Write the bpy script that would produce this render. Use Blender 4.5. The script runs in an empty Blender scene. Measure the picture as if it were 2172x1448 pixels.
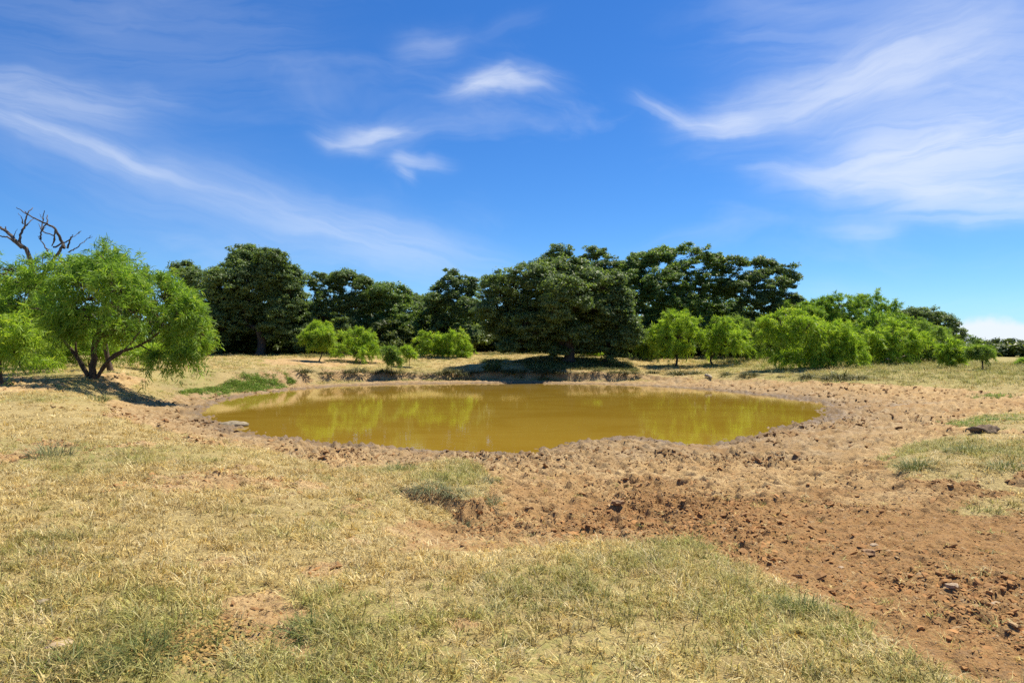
import bpy, math, zlib
import numpy as np
from mathutils import Vector

# ------------------------------------------------------------------ camera, sky, sun, exposure
scene = bpy.context.scene
C = scene.collection
F, CX, CY = 1448.0, 1086.0, 724.0            # focal length and centre of the 2172 x 1448 photograph
PITCH = math.atan(14 / 1448)
CAM_Z = 1.6
cam_data = bpy.data.cameras.new("camera"); cam = bpy.data.objects.new("camera", cam_data); C.objects.link(cam)
cam_data.sensor_width = 36; cam_data.lens = 24.0; cam_data.clip_start = 0.05; cam_data.clip_end = 9000
cam.location = (0, 0, CAM_Z); cam.rotation_euler = (math.pi / 2 + PITCH, 0, 0)
scene.camera = cam

SUN_EL, SUN_AZ = math.radians(64), math.radians(55)   # azimuth from the view direction towards the right
world = bpy.data.worlds.new("World"); scene.world = world; world.use_nodes = True
scene.view_settings.view_transform = 'Standard'; scene.view_settings.look = 'None'
scene.view_settings.exposure = 0.58; scene.view_settings.gamma = 1.0; scene.view_settings.use_curve_mapping = False
scene.cycles.use_denoising = False
scene.cycles.max_bounces = 8; scene.cycles.transparent_max_bounces = 4
sun_data = bpy.data.lights.new("sun", 'SUN'); sun = bpy.data.objects.new("sun", sun_data); C.objects.link(sun)
sun_data.energy = 5.0; sun_data.angle = math.radians(0.53); sun_data.color = (1.0, 0.925, 0.75)
sdir = Vector((math.cos(SUN_EL) * math.sin(SUN_AZ), math.cos(SUN_EL) * math.cos(SUN_AZ), math.sin(SUN_EL)))
sun.rotation_euler = (-sdir).to_track_quat('-Z', 'Y').to_euler()
SKY_STRENGTH = 0.078


class NT:
    """small helper to wire shader nodes"""
    def __init__(self, tree):
        self.t = tree; self.n = tree.nodes; self.l = tree.links; self.n.clear()

    def node(self, kind, **kw):
        nd = self.n.new(kind)
        for k, v in kw.items(): setattr(nd, k, v)
        return nd

    def put(self, sock, v):
        if hasattr(v, 'is_output') or isinstance(v, bpy.types.NodeSocket): self.l.new(v, sock)
        elif v is not None: sock.default_value = v

    def m(self, op, a, b=None, c=None, clamp=False):
        nd = self.node('ShaderNodeMath', operation=op, use_clamp=clamp)
        for i, v in enumerate((a, b, c)):
            if v is not None: self.put(nd.inputs[i], v)
        return nd.outputs[0]

    def ss(self, v, lo, hi, a=0.0, b=1.0):
        nd = self.node('ShaderNodeMapRange', interpolation_type='SMOOTHSTEP')
        self.put(nd.inputs[0], v)
        for i, q in zip((1, 2, 3, 4), (lo, hi, a, b)): nd.inputs[i].default_value = q
        return nd.outputs[0]

    def xyz(self, x, y, z):
        nd = self.node('ShaderNodeCombineXYZ')
        for i, v in enumerate((x, y, z)): self.put(nd.inputs[i], v)
        return nd.outputs[0]

    def mix(self, f, a, b, blend='MIX'):
        nd = self.node('ShaderNodeMix', data_type='RGBA', blend_type=blend)
        self.put(nd.inputs[0], f)
        for s, v in ((nd.inputs[6], a), (nd.inputs[7], b)):
            self.put(s, (*v, 1) if isinstance(v, tuple) and len(v) == 3 else v)
        return nd.outputs[2]

    def noise(self, vec, scale, detail=4, rough=0.5, dist=0.0, dim='3D'):
        nd = self.node('ShaderNodeTexNoise', noise_dimensions=dim)
        if vec is not None: self.put(nd.inputs['Vector'], vec)
        nd.inputs['Scale'].default_value = scale; nd.inputs['Detail'].default_value = detail
        nd.inputs['Roughness'].default_value = rough; nd.inputs['Distortion'].default_value = dist
        return nd.outputs[0]

    def attr(self, name, typ='GEOMETRY'):
        return self.node('ShaderNodeAttribute', attribute_name=name, attribute_type=typ)


def pix_dir(px, py):
    u, v = (px - CX) / F, (CY - py) / F
    return u, math.cos(PITCH) - math.sin(PITCH) * v, math.sin(PITCH) + math.cos(PITCH) * v


def build_sky():
    w = NT(world.node_tree)
    out = w.node('ShaderNodeOutputWorld'); bg = w.node('ShaderNodeBackground')
    sky = w.node('ShaderNodeTexSky', sky_type='NISHITA')
    sky.sun_disc = False; sky.sun_elevation = SUN_EL; sky.sun_rotation = SUN_AZ
    sky.air_density = 1.0; sky.dust_density = 0.1; sky.ozone_density = 3.0; sky.altitude = 300
    hs = w.node('ShaderNodeHueSaturation'); hs.inputs['Saturation'].default_value = 1.24
    w.l.new(sky.outputs[0], hs.inputs['Color'])
    skyc = w.mix(1.0, hs.outputs[0], (0.62, 0.915, 1.25), 'MULTIPLY')
    tc = w.node('ShaderNodeTexCoord'); sp = w.node('ShaderNodeSeparateXYZ'); w.l.new(tc.outputs['Generated'], sp.inputs[0])
    x, y, z = sp.outputs
    az0 = w.m('ARCTAN2', x, y); el0 = w.m('ARCSINE', z)
    base = w.xyz(az0, el0, 0.0)
    wn = w.node('ShaderNodeTexNoise'); w.put(wn.inputs['Vector'], base)
    wn.inputs['Scale'].default_value = 10.0; wn.inputs['Detail'].default_value = 4.0
    ws = w.node('ShaderNodeSeparateColor'); w.l.new(wn.outputs['Color'], ws.inputs[0])
    az = w.m('MULTIPLY_ADD', w.m('SUBTRACT', ws.outputs[0], 0.5), 0.055, az0)
    el = w.m('MULTIPLY_ADD', w.m('SUBTRACT', ws.outputs[1], 0.5), 0.040, el0)

    def ae(px, py):
        a, b, c = pix_dir(px, py)
        return math.atan2(a, b), math.asin(c / math.sqrt(a * a + b * b + c * c))
    # streak clouds: two end points and half width in photograph pixels, opacity, fibre strength
    caps = [((-150, 190), (470, 400), 20, 0.42, .6), ((380, 380), (1080, 585), 46, 0.34, .5), ((-100, 200), (520, 470), 80, 0.10, .6),
            ((-200, 140), (330, 245), 30, 0.30, .8), ((250, 180), (430, 215), 14, 0.12, .9),
            ((960, 180), (1150, 178), 17, 0.55, .7), ((930, 200), (1090, 150), 14, 0.32, .9), ((1020, 150), (1200, 190), 20, 0.22, .9),
            ((700, 300), (860, 268), 19, 0.45, .7), ((730, 268), (910, 282), 12, 0.34, .9), ((660, 290), (800, 310), 16, 0.22, .9),
            ((820, 335), (960, 352), 13, 0.34, .8), ((840, 350), (890, 378), 11, 0.28, .9), ((830, 320), (900, 345), 16, 0.16, .9),
            ((1420, 272), (1640, 250), 22, 0.52, .7), ((1340, 200), (1480, 282), 13, 0.34, .8), ((1480, 240), (1760, 226), 34, 0.34, .7),
            ((1640, 262), (2000, 90), 46, 0.48, .65), ((1800, 190), (2120, 60), 70, 0.38, .7), ((1600, 200), (1860, 160), 50, 0.16, .8),
            ((1740, 350), (2400, 250), 62, 0.66, .6), ((1640, 385), (2060, 300), 24, 0.36, .8), ((1620, 362), (2250, 392), 20, 0.42, .9),
            ((1830, 415), (2400, 400), 30, 0.50, .8), ((1930, 455), (2400, 440), 18, 0.30, .9), ((1560, 362), (1760, 360), 10, .16, .9),
            ((1760, 488), (1930, 492), 18, 0.26, .7), ((1500, 90), (2300, -60), 170, 0.15, .7), ((2000, 120), (2350, 150), 90, 0.30, .6),
            ((840, 95), (990, 92), 18, 0.18, .8), ((820, 110), (1000, 98), 26, 0.08, .8), ((-150, 20), (700, 60), 110, 0.10, .8), ((200, 420), (900, 560), 80, 0.08, .6),
            ((1000, 90), (1160, 20), 14, .07, .8), ((1700, 612), (1900, 640), 16, .10, .6)]
    rest = None
    for i, (p, q, hw, op, fib) in enumerate(caps):
        a0, e0 = ae(*p); a1, e1 = ae(*q)
        ph = math.atan2(e1 - e0, a1 - a0); L = math.hypot(a1 - a0, e1 - e0) / 2; W = hw / F * 1.25
        da = w.m('SUBTRACT', az, (a0 + a1) / 2); de = w.m('SUBTRACT', el, (e0 + e1) / 2)
        du = w.m('ADD', w.m('MULTIPLY', da, math.cos(ph)), w.m('MULTIPLY', de, math.sin(ph)))
        dv = w.m('SUBTRACT', w.m('MULTIPLY', de, math.cos(ph)), w.m('MULTIPLY', da, math.sin(ph)))
        r2 = w.m('ADD', w.m('POWER', w.m('ABSOLUTE', w.m('DIVIDE', du, L * 0.95)), 3.0), w.m('POWER', w.m('ABSOLUTE', w.m('DIVIDE', dv, W)), 2.0))
        mask = w.m('EXPONENT', w.m('MULTIPLY', r2, -1.0))
        fn = w.noise(w.xyz(w.m('MULTIPLY', du, 4.5), w.m('MULTIPLY', dv, 44.0), 3.7 * i + 1.3), 1.0, 6, .6, .9)
        a = w.m('MULTIPLY', mask, w.m('MULTIPLY_ADD', w.ss(w.m('MULTIPLY_ADD', mask, .16, fn), .36, .78), fib, 1 - fib))
        inv = w.m('MULTIPLY_ADD', a, -op, 1.0)
        rest = inv if rest is None else w.m('MULTIPLY', rest, inv)
    # thin veil over the whole sky
    veil = w.ss(w.noise(w.xyz(w.m('MULTIPLY', az, 2.2), w.m('MULTIPLY', el, 6.0), 9.1), 1.3, 5, .6, .8), .48, .85, 0, .16)
    rest = w.m('MULTIPLY', rest, w.m('SUBTRACT', 1.0, veil))
    # low heap clouds just above the horizon, all the way round
    bn = w.noise(base, 22.0, 5, .55)
    bl = w.noise(w.xyz(az0, 0.0, 4.2), 5.0, 1, .4)
    a0, e0 = ae(2040, 668)
    bumps = w.m('MULTIPLY', w.ss(bl, .50, .62), 0.030)
    d1 = w.m('DIVIDE', w.m('SUBTRACT', az0, ae(2062, 700)[0]), 0.050); d2 = w.m('DIVIDE', w.m('SUBTRACT', az0, ae(2230, 700)[0]), 0.085)
    top = w.m('ADD', w.m('MULTIPLY', w.m('EXPONENT', w.m('MULTIPLY', w.m('MULTIPLY', d1, d1), -1.0)), 0.030),
              w.m('MULTIPLY', w.m('EXPONENT', w.m('MULTIPLY', w.m('MULTIPLY', d2, d2), -1.0)), 0.028))
    top = w.m('MAXIMUM', top, bumps)
    hgt = w.m('ADD', w.m('SUBTRACT', top, el0), w.m('MULTIPLY_ADD', bn, 0.030, -0.018))
    heap = w.m('MULTIPLY', w.ss(hgt, -.002, .010), w.ss(el0, -.03, .012))
    rest = w.m('MULTIPLY', rest, w.m('MULTIPLY_ADD', heap, -.92, 1.0))
    alpha = w.m('SUBTRACT', 1.0, rest)
    cl = 0.66 / SKY_STRENGTH
    col = w.mix(alpha, skyc, (cl * 0.90, cl * 0.96, cl * 1.06))
    w.l.new(col, bg.inputs[0]); bg.inputs[1].default_value = SKY_STRENGTH
    w.l.new(bg.outputs[0], out.inputs[0])


build_sky()


# ------------------------------------------------------------------ small maths
def smooth(lo, hi, v):
    t = np.clip((v - lo) / (hi - lo), 0, 1); return t * t * (3 - 2 * t)


def hash2(i, j, s):
    h = (i.astype(np.int64) * 374761393 + j.astype(np.int64) * 668265263 + s * 974711) & 0xFFFFFFFF
    h = ((h ^ (h >> 13)) * 1274126177) & 0xFFFFFFFF
    return ((h ^ (h >> 16)) & 0xFFFFFF) / float(0xFFFFFF)


def vnoise(x, y, s):
    xi, yi = np.floor(x), np.floor(y); fx, fy = x - xi, y - yi
    fx = fx * fx * (3 - 2 * fx); fy = fy * fy * (3 - 2 * fy)
    a, b = hash2(xi, yi, s), hash2(xi + 1, yi, s); c, d = hash2(xi, yi + 1, s), hash2(xi + 1, yi + 1, s)
    return (a + (b - a) * fx) * (1 - fy) + (c + (d - c) * fx) * fy


def noise3(p, scale, s):
    """-1 .. 1"""
    p = p * scale; k = np.floor(p[:, 2]); f = p[:, 2] - k; f = f * f * (3 - 2 * f)
    a = vnoise(p[:, 0] + 37.7 * k, p[:, 1] + 91.3 * k, s); b = vnoise(p[:, 0] + 37.7 * (k + 1), p[:, 1] + 91.3 * (k + 1), s)
    return (a + (b - a) * f) * 2 - 1


def fbm(x, y, scale, octv, s, gain=.5):
    """-1 .. 1"""
    out = 0; amp = 1; tot = 0; ca, sa = .8, .6
    x, y = x * scale, y * scale
    for k in range(octv):
        out = out + amp * (vnoise(x, y, s + 17 * k) * 2 - 1); tot += amp; amp *= gain
        x, y = (ca * x - sa * y) * 2.03 + 5.2, (sa * x + ca * y) * 2.03 + 1.7
    return out / tot


def cells(x, y, scale, s):
    """distance to the nearest jittered point, in cells, and that cell's random value"""
    x, y = x * scale, y * scale; xi, yi = np.floor(x), np.floor(y)
    best = np.full(x.shape, 9.0); val = np.zeros(x.shape)
    for dx in (-1, 0, 1):
        for dy in (-1, 0, 1):
            cx, cy = xi + dx, yi + dy
            d = np.hypot(cx + hash2(cx, cy, s) - x, cy + hash2(cx, cy, s + 5) - y)
            m = d < best; best = np.where(m, d, best); val = np.where(m, hash2(cx, cy, s + 9), val)
    return best, val


def sd_poly(poly, x, y):
    """signed distance to a closed polygon, negative inside"""
    d = np.full(x.shape, 1e9); ins = np.zeros(x.shape, bool); n = len(poly)
    for i in range(n):
        ax, ay = poly[i]; bx, by = poly[(i + 1) % n]
        ex, ey = bx - ax, by - ay; wx, wy = x - ax, y - ay
        t = np.clip((wx * ex + wy * ey) / (ex * ex + ey * ey + 1e-12), 0, 1)
        d = np.minimum(d, (wx - ex * t) ** 2 + (wy - ey * t) ** 2)
        c = ((ay <= y) & (by > y)) | ((by <= y) & (ay > y))
        xx = ax + (y - ay) / (by - ay + 1e-15) * ex
        ins ^= c & (x < xx)
    d = np.sqrt(d)
    return np.where(ins, -d, d)


# ------------------------------------------------------------------ lie of the land
WATER_Z = -0.9
HORIZ = 738.0


def at_z(px, py, z):
    """point of the plane at height z seen at pixel (px, py)"""
    a, b, c = pix_dir(px, py); t = (z - CAM_Z) / c
    return a * t, b * t


def at_y(px, py, yy):
    a, b, c = pix_dir(px, py); t = yy / b
    return Vector((a * t, yy, CAM_Z + c * t))


ctrl = [(-300, 1448, 0), (300, 1448, 0), (1086, 1448, 0), (1700, 1448, -.03), (2172, 1448, -.08), (2500, 1448, -.08),
        (-200, 1200, 0), (300, 1200, 0), (700, 1200, -.05), (1086, 1200, -.1), (1500, 1200, -.16), (1900, 1250, -.2), (2300, 1250, -.15),
        (900, 1160, -.13), (1300, 1150, -.2), (600, 1080, -.1), (1000, 1120, -.34), (1200, 1090, -.42), (1500, 1100, -.4), (1800, 1120, -.4), (2172, 1120, -.3),
        (750, 1010, -.22), (900, 1010, -.33), (1100, 1000, -.62), (1300, 1000, -.68), (1600, 1000, -.68), (1800, 1000, -.55), (1950, 1000, -.30), (2150, 990, -.25),
        (300, 1000, -.02), (-100, 1000, 0.05), (500, 960, -.2), (650, 975, -.5), (300, 930, -.05), (100, 900, .04), (-150, 900, .1),
        (200, 840, .14), (60, 830, .2), (-200, 830, .2), (255, 862, -.40), (330, 880, -.55), (320, 850, -.5), (300, 812, .05), (400, 812, -.1),
        (205, 800, .35), (60, 795, .4), (-200, 795, .4), (120, 770, .55), (-200, 765, .6),
        (1900, 930, -.68), (1900, 900, -.66), (2100, 905, -.40), (2100, 860, -.42), (2300, 880, -.3), (1850, 850, -.66), (1950, 830, -.45),
        (2172, 825, -.10), (2400, 820, 0), (1850, 806, -.12), (1700, 795, -.02), (2000, 795, .1), (2172, 790, .18), (2100, 770, .42), (2172, 760, .5), (2400, 760, .5),
        (1600, 788, .0), (1700, 780, .22), (1900, 778, .3), (1500, 785, -.05), (1400, 782, .0), (1250, 784, .0), (1100, 782, .02), (950, 782, .0), (800, 784, .0), (650, 792, .0), (520, 800, .0)]
far = [(u, 754, .93) for u in (420, 550, 700, 850, 1000)] + [(1150, 756, .88), (1300, 760, .72), (1450, 764, .55), (1600, 768, .45)]
pts, zs = [], []
for px, py, z in ctrl + far:
    X, Y = at_z(px, py, z); pts.append((px / 700.0, math.log(Y))); zs.append(z)
for px in (-200, 300, 700, 1100, 1500, 1900, 2300):
    for yy, z in ((85, .75), (130, .6)):
        pts.append((px / 700.0, math.log(yy))); zs.append(z if px < 1500 else z - .15)
for px in (-300, 600, 1500, 2500):
    pts.append((px / 700.0, math.log(2.0))); zs.append(0.0)
PTS = np.array(pts); ZS = np.array(zs); NP = len(ZS)


def tps(r2): return .5 * r2 * np.log(r2 + 1e-9)


_r2 = ((PTS[:, None] - PTS[None]) ** 2).sum(-1)
_A = np.zeros((NP + 3, NP + 3)); _A[:NP, :NP] = tps(_r2) + np.eye(NP) * 0.0006
_A[:NP, NP] = 1; _A[:NP, NP + 1:] = PTS; _A[NP:, :NP] = _A[:NP, NP:].T
WTS = np.linalg.solve(_A, np.concatenate([ZS, np.zeros(3)]))


def z_rbf(x, y):
    yy = np.clip(y, 2.0, 130.0)
    u = np.clip(x / yy * F + CX, -300, 2500) / 700.0; L = np.log(yy)
    out = WTS[NP] + WTS[NP + 1] * u + WTS[NP + 2] * L
    for k in range(NP):
        out = out + WTS[k] * tps((u - PTS[k, 0]) ** 2 + (L - PTS[k, 1]) ** 2)
    out = out * smooth(-1.0, 2.5, y)
    return out + (0.55 - out) * smooth(100, 160, np.hypot(x, y))


pond_px = [(418, 876), (432, 866), (470, 850), (540, 837), (620, 827), (720, 819), (850, 815), (1000, 813), (1150, 813), (1300, 816), (1420, 821),
           (1530, 829), (1640, 840), (1720, 850), (1765, 857), (1752, 864), (1768, 878), (1740, 893), (1690, 905), (1620, 920), (1560, 938), (1500, 950), (1450, 947), (1400, 936), (1330, 930), (1250, 936),
           (1180, 950), (1130, 961), (1060, 963), (960, 962), (890, 958), (800, 954), (700, 948), (620, 937), (560, 929), (500, 915), (455, 897)]
POND = [at_z(px, py, WATER_Z) for px, py in pond_px]
PC = (0.5, 30.0)


def land_smooth(x, y, full=False):
    z = z_rbf(x, y)
    near = (np.hypot(x - PC[0], y - PC[1]) < 45)
    d = np.full(x.shape, 50.0)
    if near.any(): d[near] = sd_poly(POND, x[near], y[near])
    ang = np.degrees(np.arctan2(y - PC[1], x - PC[0])) % 360
    A = [0, 25, 50, 70, 90, 112, 128, 150, 180, 215, 260, 300, 360]
    d0 = np.interp(ang, A, [4, 4, 4.0, 2.4, 2.3, 2.4, 2.6, 2.0, 2.6, 2.0, 2.4, 3, 4])
    wd = np.interp(ang, A, [4, 3, .7, .25, .2, .22, .4, 1.0, 2.2, 2.0, 2.4, 3, 4])
    amp = np.interp(ang, A, [0, 0, .8, .8, .7, .7, .6, .4, .4, .2, 0, 0, 0])
    d0 = d0 + amp * fbm(x, y, .45, 3, 71)
    wd = wd * (1 + 3.0 * np.clip(fbm(x, y, .30, 2, 77) - .05, 0, .6) + .25 * fbm(x, y, 1.3, 2, 79))
    mud = WATER_Z + np.where(d < 0, np.maximum(d * .22, -1.2), np.clip(d, 0, 12) * .07)
    s = smooth(-1, 1, (d - d0) / wd)
    zz = mud + (np.maximum(z, WATER_Z + .05) - mud) * s
    if full: return zz, d, smooth(1.2, .5, wd) * smooth(.03, .2, s) * smooth(.995, .90, s)
    return zz, d


def pw(px, py):
    """where the ray of a photograph pixel meets the smooth land"""
    a, b, c = pix_dir(px, py)
    t = np.exp(np.linspace(math.log(2.2), math.log(140), 900))
    z, _ = land_smooth(a * t, b * t)
    hit = np.nonzero(CAM_Z + c * t <= z)[0]
    k = hit[0] if len(hit) else -1
    if k > 0:
        h0 = CAM_Z + c * t[k - 1] - z[k - 1]; h1 = CAM_Z + c * t[k] - z[k]
        tt = t[k - 1] + (t[k] - t[k - 1]) * h0 / (h0 - h1 + 1e-12)
    else: tt = t[k]
    return float(a * tt), float(b * tt)


def wpoly(pp): return [pw(*p) for p in pp]


BARE = wpoly([(215, 846), (232, 885), (330, 912), (480, 942), (620, 968), (720, 990), (820, 986), (890, 992), (985, 1003), (1050, 1032), (1062, 1080), (1005, 1090),
              (930, 1092), (865, 1085), (840, 1110), (870, 1165), (1000, 1172), (1100, 1160), (1300, 1148), (1470, 1150), (1560, 1205), (1680, 1258), (1800, 1312),
              (1900, 1385), (2010, 1460), (2300, 1500), (2500, 1300), (2500, 1000), (2500, 840), (2172, 834), (2000, 820), (1850, 813), (1700, 808), (1600, 804), (1500, 803), (1400, 806), (1250, 806),
              (1000, 806), (800, 807), (640, 816), (520, 828), (400, 836), (330, 846), (270, 835)])
GRASS_ISLES = [wpoly([(1860, 985), (1915, 945), (2040, 925), (2172, 928), (2400, 930), (2400, 1060), (2172, 1062), (2050, 1025), (1930, 1022)]),
               wpoly([(2005, 902), (2060, 884), (2172, 874), (2400, 870), (2400, 915), (2172, 920), (2050, 912)]),
               wpoly([(2040, 1085), (2080, 1062), (2172, 1050), (2400, 1050), (2400, 1085), (2172, 1095)])]
SPOTS = [(wpoly([(500, 1270), (560, 1252), (625, 1290), (610, 1330), (680, 1370), (690, 1410), (600, 1390), (480, 1330)]), .10),
         (wpoly([(60, 1365), (120, 1345), (170, 1352), (160, 1385), (90, 1395)]), .06),
         (wpoly([(0, 800), (90, 800), (160, 812), (70, 835), (-60, 830)]), .8),
         (wpoly([(620, 1195), (720, 1190), (740, 1215), (650, 1222)]), .1),
         (wpoly([(925, 1310), (1000, 1300), (1060, 1330), (960, 1350)]), .08),
         (wpoly([(190, 790), (300, 800), (310, 822), (240, 830), (180, 812)]), .5),
         (wpoly([(560, 760), (760, 758), (830, 768), (700, 776), (560, 772)]), .9)]
MOUND = wpoly([(690, 1035), (760, 1000), (880, 985), (980, 1000), (1040, 1025), (1052, 1062), (1030, 1092), (985, 1098), (955, 1076), (930, 1070), (880, 1064), (840, 1045), (770, 1050)])
HOLLOW = wpoly([(845, 1072), (960, 1085), (1000, 1110), (990, 1145), (900, 1150), (830, 1110)])
ISLE_H = [.14, .10, .05]
DUNG = wpoly([(330, 1345), (440, 1310), (500, 1345), (470, 1420), (330, 1430)])


def fields(x, y):
    """height and cover of the land at points x, y"""
    z0, d, face = land_smooth(x, y, True)
    r = np.hypot(x, y)
    wob = fbm(x, y, .9, 4, 3); wob2 = fbm(x, y, 3.1, 3, 8)
    k = np.clip(.10 + r * .012, .1, .6)
    zone = (y > 1) & (r < 75)
    b = np.full(x.shape, 9.0); isle = [np.full(x.shape, 9.0) for _ in GRASS_ISLES]
    spot = np.zeros(x.shape); mound = np.full(x.shape, 9.0); hollow = np.full(x.shape, 9.0); dung = np.full(x.shape, 9.0)
    if zone.any():
        xz, yz = x[zone], y[zone]
        b[zone] = sd_poly(BARE, xz, yz)
        for q, pl in zip(isle, GRASS_ISLES): q[zone] = sd_poly(pl, xz, yz)
        sp = np.zeros(xz.shape)
        for pl, soft in SPOTS:
            sp = np.maximum(sp, smooth(soft, -soft, sd_poly(pl, xz, yz) + (wob2[zone] * .9 + wob[zone]) * soft * 1.4))
        spot[zone] = sp
        mound[zone] = sd_poly(MOUND, xz, yz); hollow[zone] = sd_poly(HOLLOW, xz, yz); dung[zone] = sd_poly(DUNG, xz, yz)
    b = b + (wob + .5 * wob2) * k * 1.2
    g = smooth(-k, k * .8, b)
    isl = np.zeros(x.shape); zi = np.zeros(x.shape)
    for q, h in zip(isle, ISLE_H):
        qq = q + (wob + .5 * wob2) * .25
        isl = np.maximum(isl, smooth(.25, -.3, qq)); zi = np.maximum(zi, h * smooth(.25, -.9, qq))
    g = np.maximum(g, isl)
    g = g * (1 - face * smooth(-.5, .1, wob + .55))
    g = np.maximum(g, .75 * smooth(-.06, -.22, mound + wob2 * .06)); g = g * (1 - smooth(.14, .03, np.abs(mound + wob2 * .10 + .02)) * smooth(-1.7, -1.1, x))
    patchy = smooth(.16, .5, fbm(x, y, .55, 4, 21) + .35 * wob2)          # thin worn places in the turf
    g = g * (1 - spot) * (1 - .75 * patchy * smooth(26, 14, r))
    # relief
    z = z0 + zi
    lip = smooth(.08, -.16, mound + wob2 * .10) * smooth(-1.75, -1.0, x)
    z = z + lip * .19 * (1 + .5 * wob) - .08 * smooth(.15, -.3, hollow)
    z = z + .05 * fbm(x, y, .35, 3, 31) * smooth(2, 8, r) + .03 * wob * smooth(.0, .5, np.abs(d))
    bare = 1 - g
    shore = smooth(5.5, .4, d)                                             # 1 at the water's edge
    trod = smooth(12, 4, d) * (d > -.6) * (r > 7)
    f1, v1 = cells(x + .15 * wob2, y, 2.6, 41); f2, v2 = cells(x, y, 5.5, 43)
    pits = np.exp(-(f1 / .27) ** 3) * (v1 > .2) * (.5 + v1)
    pits2 = np.exp(-(f2 / .34) ** 2) * (v2 > .45)
    f3, v3 = cells(x, y, 10.5, 49); pits3 = np.exp(-(f3 / .34) ** 2) * (v3 > .5) * smooth(20, 12, r)
    tr = fbm(x, y, 4.0, 4, 51, .6); tr2 = np.abs(fbm(x, y, 9.0, 3, 57, .6))
    rough = bare * smooth(60, 30, r)
    heave = smooth(-.25, .45, fbm(x, y, .42, 3, 61) + .15)                 # some ground trampled, some smooth
    lump = rough * (.35 + .65 * heave) * (r > 2)
    g1, w1 = cells(x + .06 * tr, y + .06 * wob2, 6.0, 45); g2, w2 = cells(x, y, 13.0, 47)
    dome1 = np.sqrt(np.clip(1 - (g1 / .62) ** 2, 0, 1)) * (w1 ** 2); dome2 = np.sqrt(np.clip(1 - (g2 / .6) ** 2, 0, 1)) * (w2 ** 2)
    z = z + lump * (.060 * tr - .060 * pits2 + .05 * tr2 + .065 * dome1 - .034 * pits3 + .028 * dome2 * smooth(24, 14, r)) + trod * bare * (.045 * tr - .125 * pits + .05 * dome1 + .02)
    fine = fbm(x, y, 13.0, 3, 161, .6); fine2 = np.abs(fbm(x, y, 21.0, 2, 163, .6))
    z = z + rough * (.35 + .65 * smooth(-.3, .3, fbm(x, y, .9, 3, 167))) * (.022 * fine - .020 * fine2) * smooth(18, 9, r) * (r > 2)
    near_edge = smooth(2.0, .1, np.abs(d))
    z = z - near_edge * bare * .5 * (lump * .03 * tr)
    z = z + face * (.16 * fbm(x, y, 2.2, 3, 131) + .10 * tr)
    z = z + g * (.020 * tr + .03 * fbm(x, y, 1.6, 3, 91)) * smooth(2, 6, r)
    wet = np.maximum(smooth(1.3, .1, d + .6 * wob + .3 * wob2),   .48 * smooth(5.0, .8, d + 1.6 * wob + .8 * wob2))
    wet = np.maximum(wet, .85 * smooth(.55, .25, np.abs((y - 27.0) - .05 * (x - 14)) + wob * .5) * smooth(19, 14.5, x) * (x > 10))
    return dict(z=z, d=d, g=g, isl=isl, wet=wet, pit=np.clip(pits2 * lump + .8 * pits3 * lump + pits * trod * bare - .4 * dome1, 0, 1), r=r,
                inb=smooth(.3, -.3, b), heave=heave, wob=wob, wob2=wob2, lip=lip, dung=smooth(.12, -.12, dung + wob2 * .2))


def ground_z(x, y):
    return float(fields(np.array([float(x)]), np.array([float(y)]))['z'][0])


# ------------------------------------------------------------------ mesh helpers
def mk_mesh(name, V, quads=None, tris=None, mat=None, smooth_shade=False, attrs=None):
    me = bpy.data.meshes.new(name)
    V = np.asarray(V, np.float32); q = np.zeros((0, 4), np.int32) if quads is None or len(quads) == 0 else np.asarray(quads, np.int32)
    t = np.zeros((0, 3), np.int32) if tris is None or len(tris) == 0 else np.asarray(tris, np.int32)
    me.vertices.add(len(V)); me.vertices.foreach_set('co', V.ravel())
    nl = q.size + t.size
    if nl:
        me.loops.add(nl); me.loops.foreach_set('vertex_index', np.concatenate([q.ravel(), t.ravel()]))
        me.polygons.add(len(q) + len(t))
        st = np.concatenate([np.arange(len(q)) * 4, q.size + np.arange(len(t)) * 3]).astype(np.int32)
        me.polygons.foreach_set('loop_start', st)
        me.polygons.foreach_set('use_smooth', np.full(len(q) + len(t), smooth_shade))
    for k, a in (attrs or {}).items():
        a = np.asarray(a, np.float32)
        if a.ndim == 1:
            at = me.attributes.new(k, 'FLOAT', 'POINT'); at.data.foreach_set('value', a)
        else:
            at = me.attributes.new(k, 'FLOAT_VECTOR', 'POINT'); at.data.foreach_set('vector', a.ravel())
    me.update(calc_edges=True); me.validate()
    if mat: me.materials.append(mat)
    return me


def link(name, data, parent=None, loc=None, **props):
    o = bpy.data.objects.new(name, data); C.objects.link(o)
    if parent: o.parent = parent
    if loc is not None: o.location = loc
    for k, v in props.items():
        if v is not None: o[k] = v
    return o


def thing(name, label, cat, loc, group=None, data=None):
    return link(name, data, None, loc, label=label, category=cat, group=group)


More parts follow.
